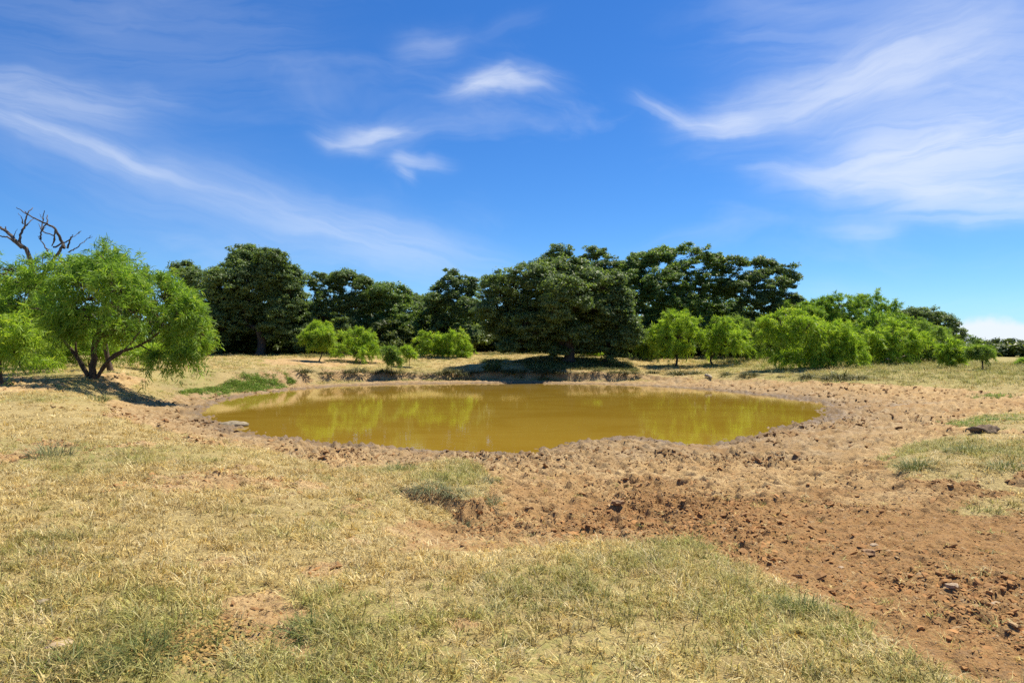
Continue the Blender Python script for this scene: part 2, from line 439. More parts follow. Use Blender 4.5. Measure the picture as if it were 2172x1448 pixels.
class Tubes:
    def __init__(self): self.V, self.Q, self.T, self.n = [], [], [], 0

    def add(self, pts, rad, sides=6, cap=True):
        P = np.array(pts, float); n = len(P); R = np.array(rad, float)
        T = np.gradient(P, axis=0); T /= np.linalg.norm(T, axis=1)[:, None] + 1e-9
        ref = np.array([.31, .95, .05]) if abs(T[:, 2]).mean() > .5 else np.array([.1, .2, 1.0])
        A = np.cross(T, ref); A /= np.linalg.norm(A, axis=1)[:, None] + 1e-9; B = np.cross(T, A)
        th = np.arange(sides) / sides * 2 * np.pi
        ring = P[:, None] + R[:, None, None] * (A[:, None] * np.cos(th)[None, :, None] + B[:, None] * np.sin(th)[None, :, None])
        self.V.append(ring.reshape(-1, 3))
        i = np.arange(n - 1)[:, None] * sides; j = np.arange(sides)[None]; k = (j + 1) % sides
        self.Q.append(np.stack([i + j, i + k, i + sides + k, i + sides + j], -1).reshape(-1, 4) + self.n)
        self.n += n * sides
        if cap:
            self.V.append(P[-1:] + T[-1:] * R[-1]); j = np.arange(sides)
            self.T.append(np.stack([(n - 1) * sides + j, (n - 1) * sides + (j + 1) % sides, np.full(sides, n * sides)], -1) + self.n - n * sides)
            self.n += 1

    def mesh(self, name, mat):
        return mk_mesh(name, np.concatenate(self.V), np.concatenate(self.Q), np.concatenate(self.T) if self.T else None, mat, True)


def curve_pts(ctrl, n):
    """Catmull-Rom through the control points"""
    P = np.array([list(c) for c in ctrl], float)
    P = np.vstack([2 * P[0] - P[1], P, 2 * P[-1] - P[-2]])
    out = []; m = len(P) - 3
    for s in np.linspace(0, m - 1e-6, n):
        i = int(s); t = s - i; a, b, c, d = P[i:i + 4]
        out.append(.5 * ((2 * b) + (c - a) * t + (2 * a - 5 * b + 4 * c - d) * t * t + (3 * b - a - 3 * c + d) * t ** 3))
    return np.array(out)


# ------------------------------------------------------------------ materials
def new_mat(name):
    m = bpy.data.materials.new(name); m.use_nodes = True
    return m, NT(m.node_tree)


def principled(w, **kw):
    p = w.node('ShaderNodeBsdfPrincipled')
    for k, v in kw.items(): w.put(p.inputs[k], (*v, 1) if isinstance(v, tuple) and len(v) == 3 and k == 'Base Color' else v)
    return p


def finish(w, shader, disp=None):
    o = w.node('ShaderNodeOutputMaterial'); w.l.new(shader, o.inputs[0])


def leaf_mat(name, dark, light, warm, trans, rough=.5, spec=.35):
    m, w = new_mat(name)
    t = w.attr('tint').outputs['Fac']; h = w.attr('hue').outputs['Fac']
    c = w.mix(t, dark, light); c = w.mix(w.ss(h, .72, 1.0, 0, .7), c, warm)
    p = principled(w, **{'Base Color': c, 'Roughness': rough, 'Specular IOR Level': spec})
    tr = w.node('ShaderNodeBsdfTranslucent'); w.l.new(w.mix(1.0, c, (1.25, 1.25, .5), 'MULTIPLY'), tr.inputs[0])
    mx = w.node('ShaderNodeMixShader'); mx.inputs[0].default_value = trans
    w.l.new(p.outputs[0], mx.inputs[1]); w.l.new(tr.outputs[0], mx.inputs[2]); finish(w, mx.outputs[0])
    return m


def bark_mat(name, a, b, scale=9):
    m, w = new_mat(name)
    tc = w.node('ShaderNodeTexCoord'); mp = w.node('ShaderNodeMapping'); mp.inputs['Scale'].default_value = (1, 1, .25)
    w.l.new(tc.outputs['Object'], mp.inputs[0])
    n = w.noise(mp.outputs[0], scale, 6, .65)
    bp = w.node('ShaderNodeBump'); bp.inputs['Strength'].default_value = .8; bp.inputs['Distance'].default_value = .04; w.l.new(n, bp.inputs['Height'])
    p = principled(w, **{'Base Color': w.mix(w.ss(n, .3, .7), a, b), 'Roughness': .9, 'Normal': bp.outputs[0]}); finish(w, p.outputs[0])
    return m


M_OAK = leaf_mat('oak_leaves', (.085, .135, .045), (.225, .315, .118), (.26, .31, .13), .52, .46, .35)
M_OAK2 = leaf_mat('oak_leaves_greener', (.092, .155, .042), (.240, .355, .105), (.28, .34, .12), .54, .46, .35)
M_MESQ = leaf_mat('mesquite_leaves', (.128, .240, .038), (.305, .465, .078), (.42, .44, .11), .55, .5, .3)
M_MESQ2 = leaf_mat('mesquite_leaves_bright', (.190, .310, .034), (.430, .590, .085), (.48, .50, .11), .55, .5, .3)
M_MESQ3 = leaf_mat('mesquite_leaves_dull', (.130, .225, .042), (.300, .430, .095), (.40, .40, .14), .52, .5, .3)
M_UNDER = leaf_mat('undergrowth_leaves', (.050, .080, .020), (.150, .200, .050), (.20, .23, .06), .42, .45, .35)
M_BARK = bark_mat('oak_bark', (.025, .020, .016), (.085, .066, .052))
M_MBARK = bark_mat('mesquite_bark', (.030, .020, .014), (.12, .075, .05))
M_DEAD = bark_mat('dead_wood', (.035, .028, .024), (.15, .12, .10), 7)
M_LOG = bark_mat('pale_log', (.22, .17, .11), (.48, .40, .29), 10)


def grass_mat():
    m, w = new_mat('grass_blades')
    g = w.attr('gcol', 'INSTANCER').outputs['Color']; b = w.attr('shade').outputs['Fac']
    c = w.mix(1.0, g, w.xyz(b, b, b), 'MULTIPLY')
    p = principled(w, **{'Base Color': c, 'Roughness': .55, 'Specular IOR Level': .3})
    tr = w.node('ShaderNodeBsdfTranslucent'); w.l.new(c, tr.inputs[0])
    mx = w.node('ShaderNodeMixShader'); mx.inputs[0].default_value = .3
    w.l.new(p.outputs[0], mx.inputs[1]); w.l.new(tr.outputs[0], mx.inputs[2]); finish(w, mx.outputs[0])
    return m


M_GRASS = grass_mat()


def tuft_mat(name, a, b):
    m, w = new_mat(name)
    s = w.attr('shade').outputs['Fac']; c = w.mix(s, a, b)
    p = principled(w, **{'Base Color': c, 'Roughness': .55, 'Specular IOR Level': .3})
    tr = w.node('ShaderNodeBsdfTranslucent'); w.l.new(c, tr.inputs[0])
    mx = w.node('ShaderNodeMixShader'); mx.inputs[0].default_value = .3
    w.l.new(p.outputs[0], mx.inputs[1]); w.l.new(tr.outputs[0], mx.inputs[2]); finish(w, mx.outputs[0])
    return m


M_TUFT = tuft_mat('grey_green_tuft', (.10, .125, .05), (.36, .36, .18))
M_TUFT_GREEN = tuft_mat('green_tuft', (.07, .10, .022), (.23, .25, .07))
M_TUFT_DARK = tuft_mat('bank_tuft', (.045, .06, .015), (.22, .20, .075))


def ground_mat():
    m, w = new_mat('ground')
    tc = w.node('ShaderNodeTexCoord'); P = tc.outputs['Object']
    g = w.attr('grass').outputs['Fac']; wet = w.attr('wet').outputs['Fac']; pit = w.attr('pit').outputs['Fac']; red = w.attr('red').outputs['Fac']; grn = w.attr('green').outputs['Fac']
    n1 = w.noise(P, 1.3, 6, .6); n2 = w.noise(P, 9.0, 6, .65); n3 = w.noise(P, 45.0, 4, .6); n4 = w.noise(P, 150.0, 3, .6)
    # dirt: pale crusted sand, orange earth and dark broken soil
    dirt = w.mix(w.ss(n1, .35, .65), (.46, .295, .125), (.59, .415, .20))
    dirt = w.mix(red, dirt, w.mix(w.ss(n2, .35, .65), (.30, .155, .053), (.44, .258, .098)))
    dirt = w.mix(w.ss(n3, .50, .66, 0, .75), dirt, (.17, .092, .038))
    dirt = w.mix(w.m('MULTIPLY', w.ss(n2, .48, .64, 0, .68), w.ss(n1, .36, .6, .35, 1.0)), dirt, (.17, .095, .045))
    dirt = w.mix(w.ss(n4, .55, .72, 0, .4), dirt, (.62, .45, .25))
    dirt = w.mix(w.m('MULTIPLY', pit, .55), dirt, (.14, .075, .030))
    # turf floor: straw litter with some soil and green
    turf = w.mix(w.ss(n2, .35, .65), (.37, .275, .105), (.50, .385, .16))
    turf = w.mix(w.ss(n3, .47, .62, 0, .75), turf, (.19, .125, .055)); turf = w.mix(w.ss(n4, .54, .68, 0, .6), turf, (.62, .50, .24))
    turf = w.mix(w.m('MULTIPLY', grn, w.ss(n2, .4, .62)), turf, (.26, .255, .07))
    gg = w.ss(w.m('ADD', g, w.m('MULTIPLY_ADD', n2, .5, -.25)), .35, .65)
    col = w.mix(gg, dirt, turf)
    col = w.mix(w.m('MULTIPLY', wet, w.ss(n2, .25, .7, 1.0, .55)), col, (.135, .092, .058))
    rough = w.m('MULTIPLY_ADD', w.m('MULTIPLY', wet, w.ss(n1, .42, .6)), -.55, .95)
    hgt = w.m('ADD', w.m('MULTIPLY', n2, .6), w.m('ADD', w.m('MULTIPLY', n3, .30), w.m('MULTIPLY', n4, .12)))
    bp = w.node('ShaderNodeBump'); bp.inputs['Strength'].default_value = 1.0; bp.inputs['Distance'].default_value = .075; w.l.new(hgt, bp.inputs['Height'])
    p = principled(w, **{'Base Color': col, 'Roughness': rough, 'Specular IOR Level': .3, 'Normal': bp.outputs[0]}); finish(w, p.outputs[0])
    return m


def soil_mat(name, a, b, scale=30):
    m, w = new_mat(name)
    tc = w.node('ShaderNodeTexCoord'); n = w.noise(tc.outputs['Object'], scale, 5, .65)
    bp = w.node('ShaderNodeBump'); bp.inputs['Strength'].default_value = .8; bp.inputs['Distance'].default_value = .01; w.l.new(n, bp.inputs['Height'])
    p = principled(w, **{'Base Color': w.mix(w.ss(n, .35, .65), a, b), 'Roughness': .95, 'Normal': bp.outputs[0]}); finish(w, p.outputs[0])
    return m


def clod_mat():
    m, w = new_mat('clods')
    g = w.attr('gcol', 'INSTANCER').outputs['Color']
    tc = w.node('ShaderNodeTexCoord'); n = w.noise(tc.outputs['Object'], 3.0, 4, .6)
    p = principled(w, **{'Base Color': w.mix(w.ss(n, .35, .7, 0, .35), g, (.22, .12, .05)), 'Roughness': .95}); finish(w, p.outputs[0])
    return m


def water_mat():
    m, w = new_mat('muddy_water')
    tc = w.node('ShaderNodeTexCoord'); mp = w.node('ShaderNodeMapping'); mp.inputs['Scale'].default_value = (1.0, 1.6, 1); w.l.new(tc.outputs['Object'], mp.inputs[0])
    n = w.noise(mp.outputs[0], 2.2, 3, .5); n2 = w.noise(mp.outputs[0], .22, 3, .55, 1.0)
    bp = w.node('ShaderNodeBump'); bp.inputs['Strength'].default_value = .07; bp.inputs['Distance'].default_value = .03; w.l.new(n, bp.inputs['Height'])
    c = w.mix(w.ss(n2, .35, .65), (.285, .172, .018), (.315, .198, .025))
    p = principled(w, **{'Base Color': c, 'Roughness': .028, 'IOR': 1.333, 'Specular IOR Level': .5, 'Normal': bp.outputs[0]}); finish(w, p.outputs[0])
    return m


M_GROUND = ground_mat(); M_CLOD = clod_mat(); M_WATER = water_mat()
M_ROCK = soil_mat('pale_rock', (.20, .155, .095), (.37, .30, .20), 12); M_STONE = soil_mat('stone', (.33, .23, .14), (.50, .38, .25), 40)
M_BROWN = soil_mat('brown_clod', (.20, .11, .05), (.36, .22, .11), 30); M_DUNG = soil_mat('dark_clod', (.075, .048, .028), (.19, .13, .08), 14)


# ------------------------------------------------------------------ ground, water
def build_ground():
    dense = np.radians(np.arange(-42, 42.001, .122))
    outer = np.radians(np.concatenate([np.arange(42.5, 60, .8), np.arange(61, 180, 5.0)]))
    th = np.concatenate([-outer[::-1], dense, outer])
    r = [0.6, 1.0, 1.4, 1.8]
    while r[-1] < 6: r.append(max(r[-1] * 1.0045, r[-1] + .014))
    while r[-1] < 13: r.append(r[-1] * 1.0030)
    while r[-1] < 18: r.append(r[-1] * 1.0045)
    while r[-1] < 24: r.append(r[-1] * 1.0062)
    while r[-1] < 46: r.append(r[-1] * 1.008)
    while r[-1] < 57: r.append(r[-1] * 1.0035)
    while r[-1] < 66: r.append(r[-1] * 1.01)
    while r[-1] < 120: r.append(r[-1] * 1.03)
    while r[-1] < 4500: r.append(r[-1] * 1.25)
    r = np.array(r); nt, nr = len(th), len(r)
    X = (r[:, None] * np.sin(th)[None]).ravel(); Y = (r[:, None] * np.cos(th)[None]).ravel()
    f = fields(X, Y)
    V = np.stack([X, Y, f['z']], 1); V = np.vstack([V, [[0, 0, 0]]])
    i = np.arange(nr - 1)[:, None] * nt; j = np.arange(nt)[None]; k = (j + 1) % nt
    Q = np.stack([i + j, i + nt + j, i + nt + k, i + k], -1).reshape(-1, 4)[:, ::-1]
    c = nr * nt; T = np.stack([np.full(nt, c), np.arange(nt), (np.arange(nt) + 1) % nt], -1)[:, ::-1]
    red = smooth(-.2, .45, f['wob'] * .6 + smooth(15, 6.5, f['r']) * .75 - .5 + smooth(-1, 5, X) * .32) * (.2 + .8 * f['inb'])
    green = smooth(-.1, .5, fbm(X, Y, .28, 3, 101)); green = np.maximum(green, smooth(12, 18, X) * smooth(26, 34, Y) * .9)
    ap = lambda a, v=0.0: np.append(a, v)
    me = mk_mesh('ground', V, Q, T, M_GROUND, True, dict(grass=ap(f['g'], 1), wet=ap(f['wet']), pit=ap(f['pit']), red=ap(red), green=ap(green)))
    link('ground', me, kind='structure')


def build_water():
    P = np.array(POND); x0, y0 = P.min(0) - 1.2; x1, y1 = P.max(0) + 1.2; st = .8
    gx, gy = np.arange(x0, x1 + st, st), np.arange(y0, y1 + st, st); X, Y = np.meshgrid(gx, gy)
    ins = sd_poly(POND, X.ravel(), Y.ravel()) < 1.3; nx = len(gx)
    i, j = np.meshgrid(np.arange(len(gy) - 1), np.arange(nx - 1), indexing='ij'); a = (i * nx + j).ravel()
    Q = np.stack([a, a + 1, a + nx + 1, a + nx], 1); Q = Q[ins[Q].any(1)]
    use = np.unique(Q); mp = np.zeros(X.size, int); mp[use] = np.arange(len(use))
    V = np.stack([X.ravel()[use], Y.ravel()[use], np.zeros(len(use))], 1)
    link('pond_water', mk_mesh('pond_water', V, mp[Q], None, M_WATER), loc=(0, 0, WATER_Z), kind='structure')


build_ground(); build_water()

# ------------------------------------------------------------------ trees
STYLES = {
    # clump radius, clump density, leaves per clump, leaf length and width, depth of the leafy shell, side billows, roughness of the outline, its wavelength, gaps
    'oak': dict(rc=.42, dens=.52, k=58, ll=.108, lw=.064, kind='leaf', bark=M_BARK, shell=.42, sat=3, env=.34, bil=1.5, gap=-.46, back=.55),
    'airy': dict(rc=.36, dens=.46, k=60, ll=.100, lw=.060, kind='leaf', bark=M_BARK, shell=.25, sat=4, env=.44, bil=1.3, gap=-.12),
    'mesq': dict(rc=.50, dens=1.05, k=42, ll=.20, lw=.017, kind='frond', bark=M_MBARK, shell=.22, sat=3, env=.46, bil=1.1, gap=-.10),
    'mesqfar': dict(rc=.50, dens=1.25, k=56, ll=.23, lw=.024, kind='frond', bark=M_MBARK, shell=.22, sat=3, env=.46, bil=1.1, gap=-.16, far=True, back=.6),
    'under': dict(rc=.42, dens=.40, k=56, ll=.13, lw=.075, kind='leaf', bark=M_BARK, shell=.3, sat=3, env=.45, bil=1.0, gap=-.30),
}


def rand_dirs(rng, n):
    v = rng.normal(size=(n, 3)); return v / np.linalg.norm(v, axis=1)[:, None]


def leaf_cloud(rng, cen, rad, per, st, outdir):
    """leaf faces round the clump centres; returns verts, quads, tint, hue"""
    K = st['k']; n = len(cen) * K
    ci = np.repeat(np.arange(len(cen)), K)
    d = rand_dirs(rng, n); d[:, 2] = np.where(d[:, 2] < -.2, d[:, 2] * .5, d[:, 2])
    rr = rng.random(n) ** .5
    off = d * rr[:, None] * rad[ci][:, None] * np.array([1.15, 1.15, .72])
    P = cen[ci] + off
    tint = np.clip(.45 + .2 * rng.normal(size=n) + .55 * (per[ci] - .5), 0, 1)
    hue = np.clip(rng.random(n) * .75 + .3 * per[ci], 0, 1)
    if st['kind'] == 'leaf':
        nrm = d * .5 + outdir[ci] * .35 + np.array([0, 0, .55]) + rng.normal(size=(n, 3)) * .55
        nrm /= np.linalg.norm(nrm, axis=1)[:, None]
        a = np.cross(nrm, rand_dirs(rng, n)); a /= np.linalg.norm(a, axis=1)[:, None] + 1e-9; b = np.cross(nrm, a)
        L = st['ll'] * (.7 + .7 * rng.random(n))[:, None]; W = st['lw'] * (.8 + .6 * rng.random(n))[:, None]
        V = np.stack([P - a * L - b * W * .8, P - a * L * .6 + b * W, P + a * L * 1.1 + nrm * W * .4], 1).reshape(-1, 3)
        return V, np.arange(n * 3).reshape(-1, 3), np.repeat(tint, 3), np.repeat(hue, 3)
    # feathery spray: an arching twig with narrow leaves hanging off both sides
    m = len(cen)
    ax = outdir * .75 + rand_dirs(rng, m) * .75 + np.array([0, 0, .30]); ax /= np.linalg.norm(ax, axis=1)[:, None]
    SL = rad * (1.3 + .7 * rng.random(m)); droop = .25 + .6 * rng.random(m)
    t = rng.random(n) ** .8
    P = cen[ci] + ax[ci] * ((t - .4) * SL[ci])[:, None] - np.array([0, 0, 1.0]) * (droop[ci] * t ** 2 * SL[ci])[:, None] + rng.normal(size=(n, 3)) * .05
    tang = ax[ci] - np.array([0, 0, 2.0]) * (droop[ci] * t)[:, None]; tang /= np.linalg.norm(tang, axis=1)[:, None]
    sd = np.cross(tang, rand_dirs(rng, n)); sd /= np.linalg.norm(sd, axis=1)[:, None] + 1e-9
    dr = tang * .55 + sd * .75 + np.array([0, 0, -.15]); dr /= np.linalg.norm(dr, axis=1)[:, None]
    L = st['ll'] * (.6 + .8 * rng.random(n))[:, None]
    P1 = P + dr * L * .55; dn = dr + np.array([0, 0, -.55]) * rng.random(n)[:, None]; dn /= np.linalg.norm(dn, axis=1)[:, None]
    P2 = P1 + dn * L * .6
    s = np.cross(dr, rand_dirs(rng, n)); s /= np.linalg.norm(s, axis=1)[:, None] + 1e-9
    W = st['lw'] * (.7 + .6 * rng.random(n))[:, None]
    if st.get('far'):
        V = np.stack([P - s * W, P + s * W, P2], 1).reshape(-1, 3)
        return V, np.arange(n * 3).reshape(-1, 3), np.repeat(tint, 3), np.repeat(hue, 3)
    V = np.stack([P - s * W * .5, P + s * W * .5, P1 + s * W, P1 - s * W, P2 + s * W * .3, P2 - s * W * .3], 1).reshape(-1, 3)
    i = np.arange(n) * 6
    Q = np.concatenate([np.stack([i, i + 1, i + 2, i + 3], 1), np.stack([i + 3, i + 2, i + 4, i + 5], 1)])
    return V, Q, np.repeat(tint, 6), np.repeat(hue, 6)


def plant_tree(name, label, cat, bx, depth, lobes, style, mat, trunk_r=.2, group=None, fork=.3, stems=None, by=None, thick=1.0, over=None, sparse=1.0):
    """a tree whose foliage lobes were measured at (px, py, rx, ry [, metres nearer or farther]); depth in metres from the camera"""
    seed = zlib.crc32((label + str(bx)).encode()) & 0xffffff
    rng = np.random.default_rng(seed)
    st = dict(STYLES[style]); st.update(over or {})
    if depth is None:
        X, depth = pw(bx, by)
    else: X = (bx - CX) / F * depth
    if style == 'mesq' and depth > 40: st = dict(STYLES['mesqfar']); st.update(over or {})
    base = np.array([X, depth, ground_z(X, depth) - .05])
    root = thing(name, label, cat, tuple(base), group)
    mpp = depth / F
    LC, LR = [], []
    for lb in lobes:
        px, py, rx, ry = lb[:4]; dd = lb[4] if len(lb) > 4 else rng.uniform(-.35, .35) * (rx + ry) * mpp
        LC.append(np.array(at_y(px, py, depth + dd)) - base); LR.append((rx * mpp, (rx * .6 + ry * .4) * mpp * thick, ry * mpp))
    LC = np.array(LC); LR = np.array(LR)
    H = LC[:, 2].max(); nlimb = len(LC)
    sc, sr = [], []
    for c, R in zip(LC, LR):                                               # smaller billows round each measured lobe
        for q in range(st['sat']):
            v = rand_dirs(rng, 1)[0]; v[1] -= .3; v[2] = v[2] * .75; k = rng.uniform(.36, .55); p = c + v * R * rng.uniform(.60, .82)
            if p[2] < .25: continue
            sc.append(p); sr.append((k * R[0] + .08, k * R[1] + .08, (k + .08) * R[2] + .10))
    if sc: LC = np.vstack([LC, sc]); LR = np.vstack([LR, sr])
    # limbs: each lobe hangs on the nearest limb that already exists
    tb = Tubes(); nodes = []
    if stems is None:
        fz = H * fork; lean = rng.normal(size=2) * .12 * fz
        fp = np.array([lean[0], lean[1], fz])
        mid = fp * .5 + np.array([rng.normal() * .06, rng.normal() * .06, 0]) * fz
        P = curve_pts([np.zeros(3), mid, fp], 7); R = np.linspace(trunk_r, trunk_r * .72, 7); R[0] *= 1.35
        tb.add(P, R, 8)
        nodes = [(fp, trunk_r * .66)]
    else:
        for sp, r0, r1 in stems:
            pp = []
            for q in sp:
                dd = q[2] if len(q) > 2 else 0
                pp.append(np.array(at_y(q[0], q[1], depth + dd)) - base)
            P = curve_pts(pp, len(pp) * 4); P[1:-1] += rng.normal(size=(len(P) - 2, 3)) * r0 * .15
            R = np.linspace(r0, r1, len(P)); tb.add(P, R, 7)
            for q in (len(P) // 2, 3 * len(P) // 4, len(P) - 1): nodes.append((P[q], R[q] * .8))
    order = np.argsort(np.linalg.norm(LC - nodes[0][0], axis=1))
    limb_of = {}
    for li in order:
        c = LC[li]
        best = min(nodes, key=lambda nd: np.linalg.norm(nd[0] - c) + .35 * max(0, nd[0][2] - c[2]))
        p0, r0 = best; L = np.linalg.norm(c - p0)
        if L < .05: limb_of[li] = np.array([p0, c]); continue
        mid = p0 * .5 + c * .5 + rng.normal(size=3) * .10 * L + np.array([0, 0, -.06 * L])
        P = curve_pts([p0, mid, c], 8); r1 = max(.018, r0 * .55)
        tb.add(P, np.linspace(r0 * .85, r1, 8), 6)
        limb_of[li] = P; nodes.append((c, r1)); nodes.append((P[4], (r0 + r1) * .4))
    # clumps
    cen, rad, od = [], [], []
    for li, (c, R) in enumerate(zip(LC, LR)):
        a, b, h = R; area = 4 * math.pi * (((a * b) ** 1.6 + (a * h) ** 1.6 + (b * h) ** 1.6) / 3) ** (1 / 1.6)
        n = max(4, int(st['dens'] * sparse * area / (st['rc'] ** 2)))
        dv = rand_dirs(rng, n * 2); dv = dv[(dv[:, 2] > -.55) | (rng.random(n * 2) < .45)][:n]
        rr = st['shell'] + (1 - st['shell']) * rng.random(len(dv)) ** .6
        # a clumpy surface: sectors of the lobe swell and recede
        sd = seed % 1000
        p = c + dv * rr[:, None] * R
        env = .93 + st['env'] * noise3(p, 1 / st['bil'], sd) + .5 * st['env'] * noise3(p, 2.3 / st['bil'], sd + 3)
        p = c + dv * (rr * np.clip(env, .35, 1.45))[:, None] * R
        hole = noise3(p, 1.25 / st['bil'], sd + 7) + .5 * noise3(p, 3 / st['bil'], sd + 9)
        ok = (hole > st['gap']) | (rng.random(len(p)) < .12); p, dv = p[ok], dv[ok]
        inside = np.zeros(len(p), bool)
        for lj, (c2, R2) in enumerate(zip(LC, LR)):
            if lj != li: inside |= ((((p - c2) / R2) ** 2).sum(1) < .42)
        keep = (~inside | (rng.random(len(p)) < .12)) & ((dv[:, 1] < .25) | (rng.random(len(p)) < st.get('back', .5))); keep &= p[:, 2] > .05
        p, dv = p[keep], dv[keep]
        cen.append(p); rad.append(st['rc'] * (.6 + .7 * rng.random(len(p)))); od.append(dv)
        limb = limb_of[li]
        for q in p[rng.random(len(p)) < .55]:
            s = limb[rng.integers(max(1, len(limb) // 2), len(limb))]
            mid = s * .45 + q * .55 + rng.normal(size=3) * .10 * np.linalg.norm(q - s)
            tb.add(curve_pts([s, mid, q], 3), [.026, .016, .008], 3, False)
    cen = np.concatenate(cen); rad = np.concatenate(rad); od = np.concatenate(od)
    per = rng.random(len(cen))
    V, Q, tint, hue = leaf_cloud(rng, cen, rad, per, st, od)
    link('trunk', tb.mesh(name + '_trunk', st['bark']), root)
    link('crown', mk_mesh(name + '_crown', V, Q if Q.shape[1] == 4 else None, Q if Q.shape[1] == 3 else None, mat, False, dict(tint=tint, hue=hue)), root, kind='stuff')
    return root


def copy_thing(root, loc, rz, scale, label=None):
    c = root.copy(); C.objects.link(c); c.location = loc; c.rotation_euler = (0, 0, rz); c.scale = scale
    if label: c['label'] = label
    for ch in root.children:
        k = ch.copy(); C.objects.link(k); k.parent = c
    return c


OAKG = 'oak trees behind the far bank'
T = lambda *a, **k: plant_tree(*a, **k)
T('oak_tree', 'small dark oak peeking out just right of the big mesquite', 'tree', 405, 68, [(393, 578, 28, 26), (425, 600, 34, 36), (385, 625, 36, 36), (412, 668, 48, 48), (430, 720, 40, 35)], 'oak', M_OAK, .25, OAKG)
T('oak_tree', 'tall dense dark oak with a shaded arch under it behind the left bank', 'tree', 552, 62, [(525, 553, 56, 33), (572, 565, 40, 32), (498, 590, 52, 40), (588, 592, 50, 40), (622, 588, 22, 26), (470, 622, 42, 46), (540, 632, 70, 50), (610, 640, 40, 48), (462, 682, 46, 44), (515, 684, 40, 32), (592, 690, 50, 34), (628, 705, 34, 40), (450, 722, 28, 30), (540, 640, 80, 60, 2.0), (500, 670, 60, 50, 2.0), (590, 660, 60, 60, 2.0)], 'oak', M_OAK, .42, OAKG, .28, over=dict(back=.8, gap=-.6))
T('oak_tree', 'open topped oak with sky gaps, third oak from the left', 'tree', 692, 65, [(672, 598, 32, 28), (735, 590, 40, 26), (770, 605, 24, 28), (705, 632, 44, 32), (760, 645, 36, 36), (685, 678, 46, 36), (735, 700, 46, 40), (660, 720, 34, 30)], 'airy', M_OAK, .30, OAKG, .35, sparse=1.25)
T('oak_tree', 'rounded mid green oak above the round bright bush', 'tree', 832, 66, [(815, 622, 40, 26), (848, 632, 30, 30), (798, 655, 38, 36), (850, 672, 40, 36), (810, 705, 52, 36), (868, 715, 36, 34), (778, 640, 22, 25)], 'oak', M_OAK2, .28, OAKG, .35)
T('oak_tree', 'low dark oak filling the dip left of the slender domed oak', 'tree', 892, 70, [(890, 645, 26, 22), (905, 670, 36, 30), (880, 690, 40, 36), (915, 715, 36, 34)], 'oak', M_OAK, .22, OAKG, .4)
T('oak_tree', 'slender domed oak with visible trunk, standing alone against the sky', 'tree', 958, 66, [(958, 596, 40, 26), (925, 612, 22, 20), (985, 615, 24, 28), (945, 640, 36, 26), (990, 655, 34, 34), (945, 682, 46, 34), (985, 712, 40, 34)], 'airy', M_OAK, .26, OAKG, .5, sparse=1.2)
T('oak_tree', 'massive spreading dark oak on the pond bank, its trunk in deep shade', 'tree', 1207, 54.2, [(1062, 622, 46, 46), (1108, 592, 60, 36), (1168, 578, 56, 32), (1228, 588, 62, 38), (1285, 612, 46, 44), (1040, 662, 26, 34), (1115, 650, 64, 44), (1195, 642, 76, 52, -1.8), (1272, 660, 56, 50), (1150, 696, 52, 30, -1.5), (1222, 705, 46, 24, -1.2), (1310, 690, 32, 44), (1290, 728, 36, 24), (1088, 694, 40, 26), (1150, 728, 34, 20), (1250, 735, 36, 16), (1105, 726, 30, 20), (1065, 690, 30, 34), (1322, 640, 26, 40), (1180, 660, 80, 56, 2.2), (1240, 650, 70, 56, 2.6), (1110, 670, 60, 50, 2.0), (1290, 680, 46, 50, 1.5), (1075, 732, 24, 20, -.5), (1178, 744, 20, 12, -.8), (1335, 705, 22, 38), (1305, 750, 22, 12)], 'oak', M_OAK, .46, OAKG, .26, over=dict(back=.8, gap=-.6))
T('oak_tree', 'taller oak whose two knobs rise behind the massive spreading oak', 'tree', 1240, 69, [(1182, 546, 38, 22), (1250, 545, 34, 24), (1222, 575, 44, 28), (1292, 572, 40, 30), (1320, 600, 34, 34), (1260, 610, 60, 40)], 'airy', M_OAK, .32, OAKG, .4, sparse=1.15)
T('oak_tree', 'high airy oak with sky showing through its broad dome', 'tree', 1432, 64, [(1368, 560, 38, 28), (1412, 540, 42, 22), (1468, 540, 44, 24), (1510, 560, 30, 26), (1345, 592, 30, 36), (1420, 588, 50, 24), (1440, 566, 34, 18), (1398, 608, 40, 22), (1445, 618, 40, 24), (1492, 600, 50, 32), (1375, 632, 50, 42), (1450, 645, 56, 36), (1530, 620, 26, 30), (1400, 690, 56, 44), (1480, 700, 50, 44), (1340, 650, 30, 40)], 'airy', M_OAK2, .36, OAKG, .4, sparse=1.3)
T('oak_tree', 'wide fan shaped oak with bare limbs showing, last tall oak to the right', 'tree', 1602, 63, [(1560, 566, 24, 20), (1605, 556, 36, 16), (1652, 572, 32, 20), (1686, 600, 18, 14), (1588, 590, 30, 18), (1635, 605, 38, 16), (1622, 582, 28, 13), (1668, 588, 22, 14), (1600, 622, 34, 18), (1560, 610, 28, 26), (1610, 640, 46, 26), (1655, 640, 38, 24), (1590, 685, 46, 44), (1645, 690, 40, 44), (1560, 720, 40, 36)], 'airy', M_OAK, .32, OAKG, .36, sparse=.95)
T('oak_tree', 'low rounded oak closing the gap left of the massive spreading oak', 'tree', 1015, 72, [(1015, 668, 26, 26), (1000, 690, 30, 30), (1035, 700, 30, 40), (1010, 720, 40, 26)], 'oak', M_OAK2, .2, OAKG, .4)
T('oak_tree', 'low oak filling the dip between the dense oak and the open topped one', 'tree', 645, 73, [(645, 655, 26, 30), (655, 690, 34, 34), (640, 715, 36, 28)], 'oak', M_OAK2, .2, OAKG, .4)
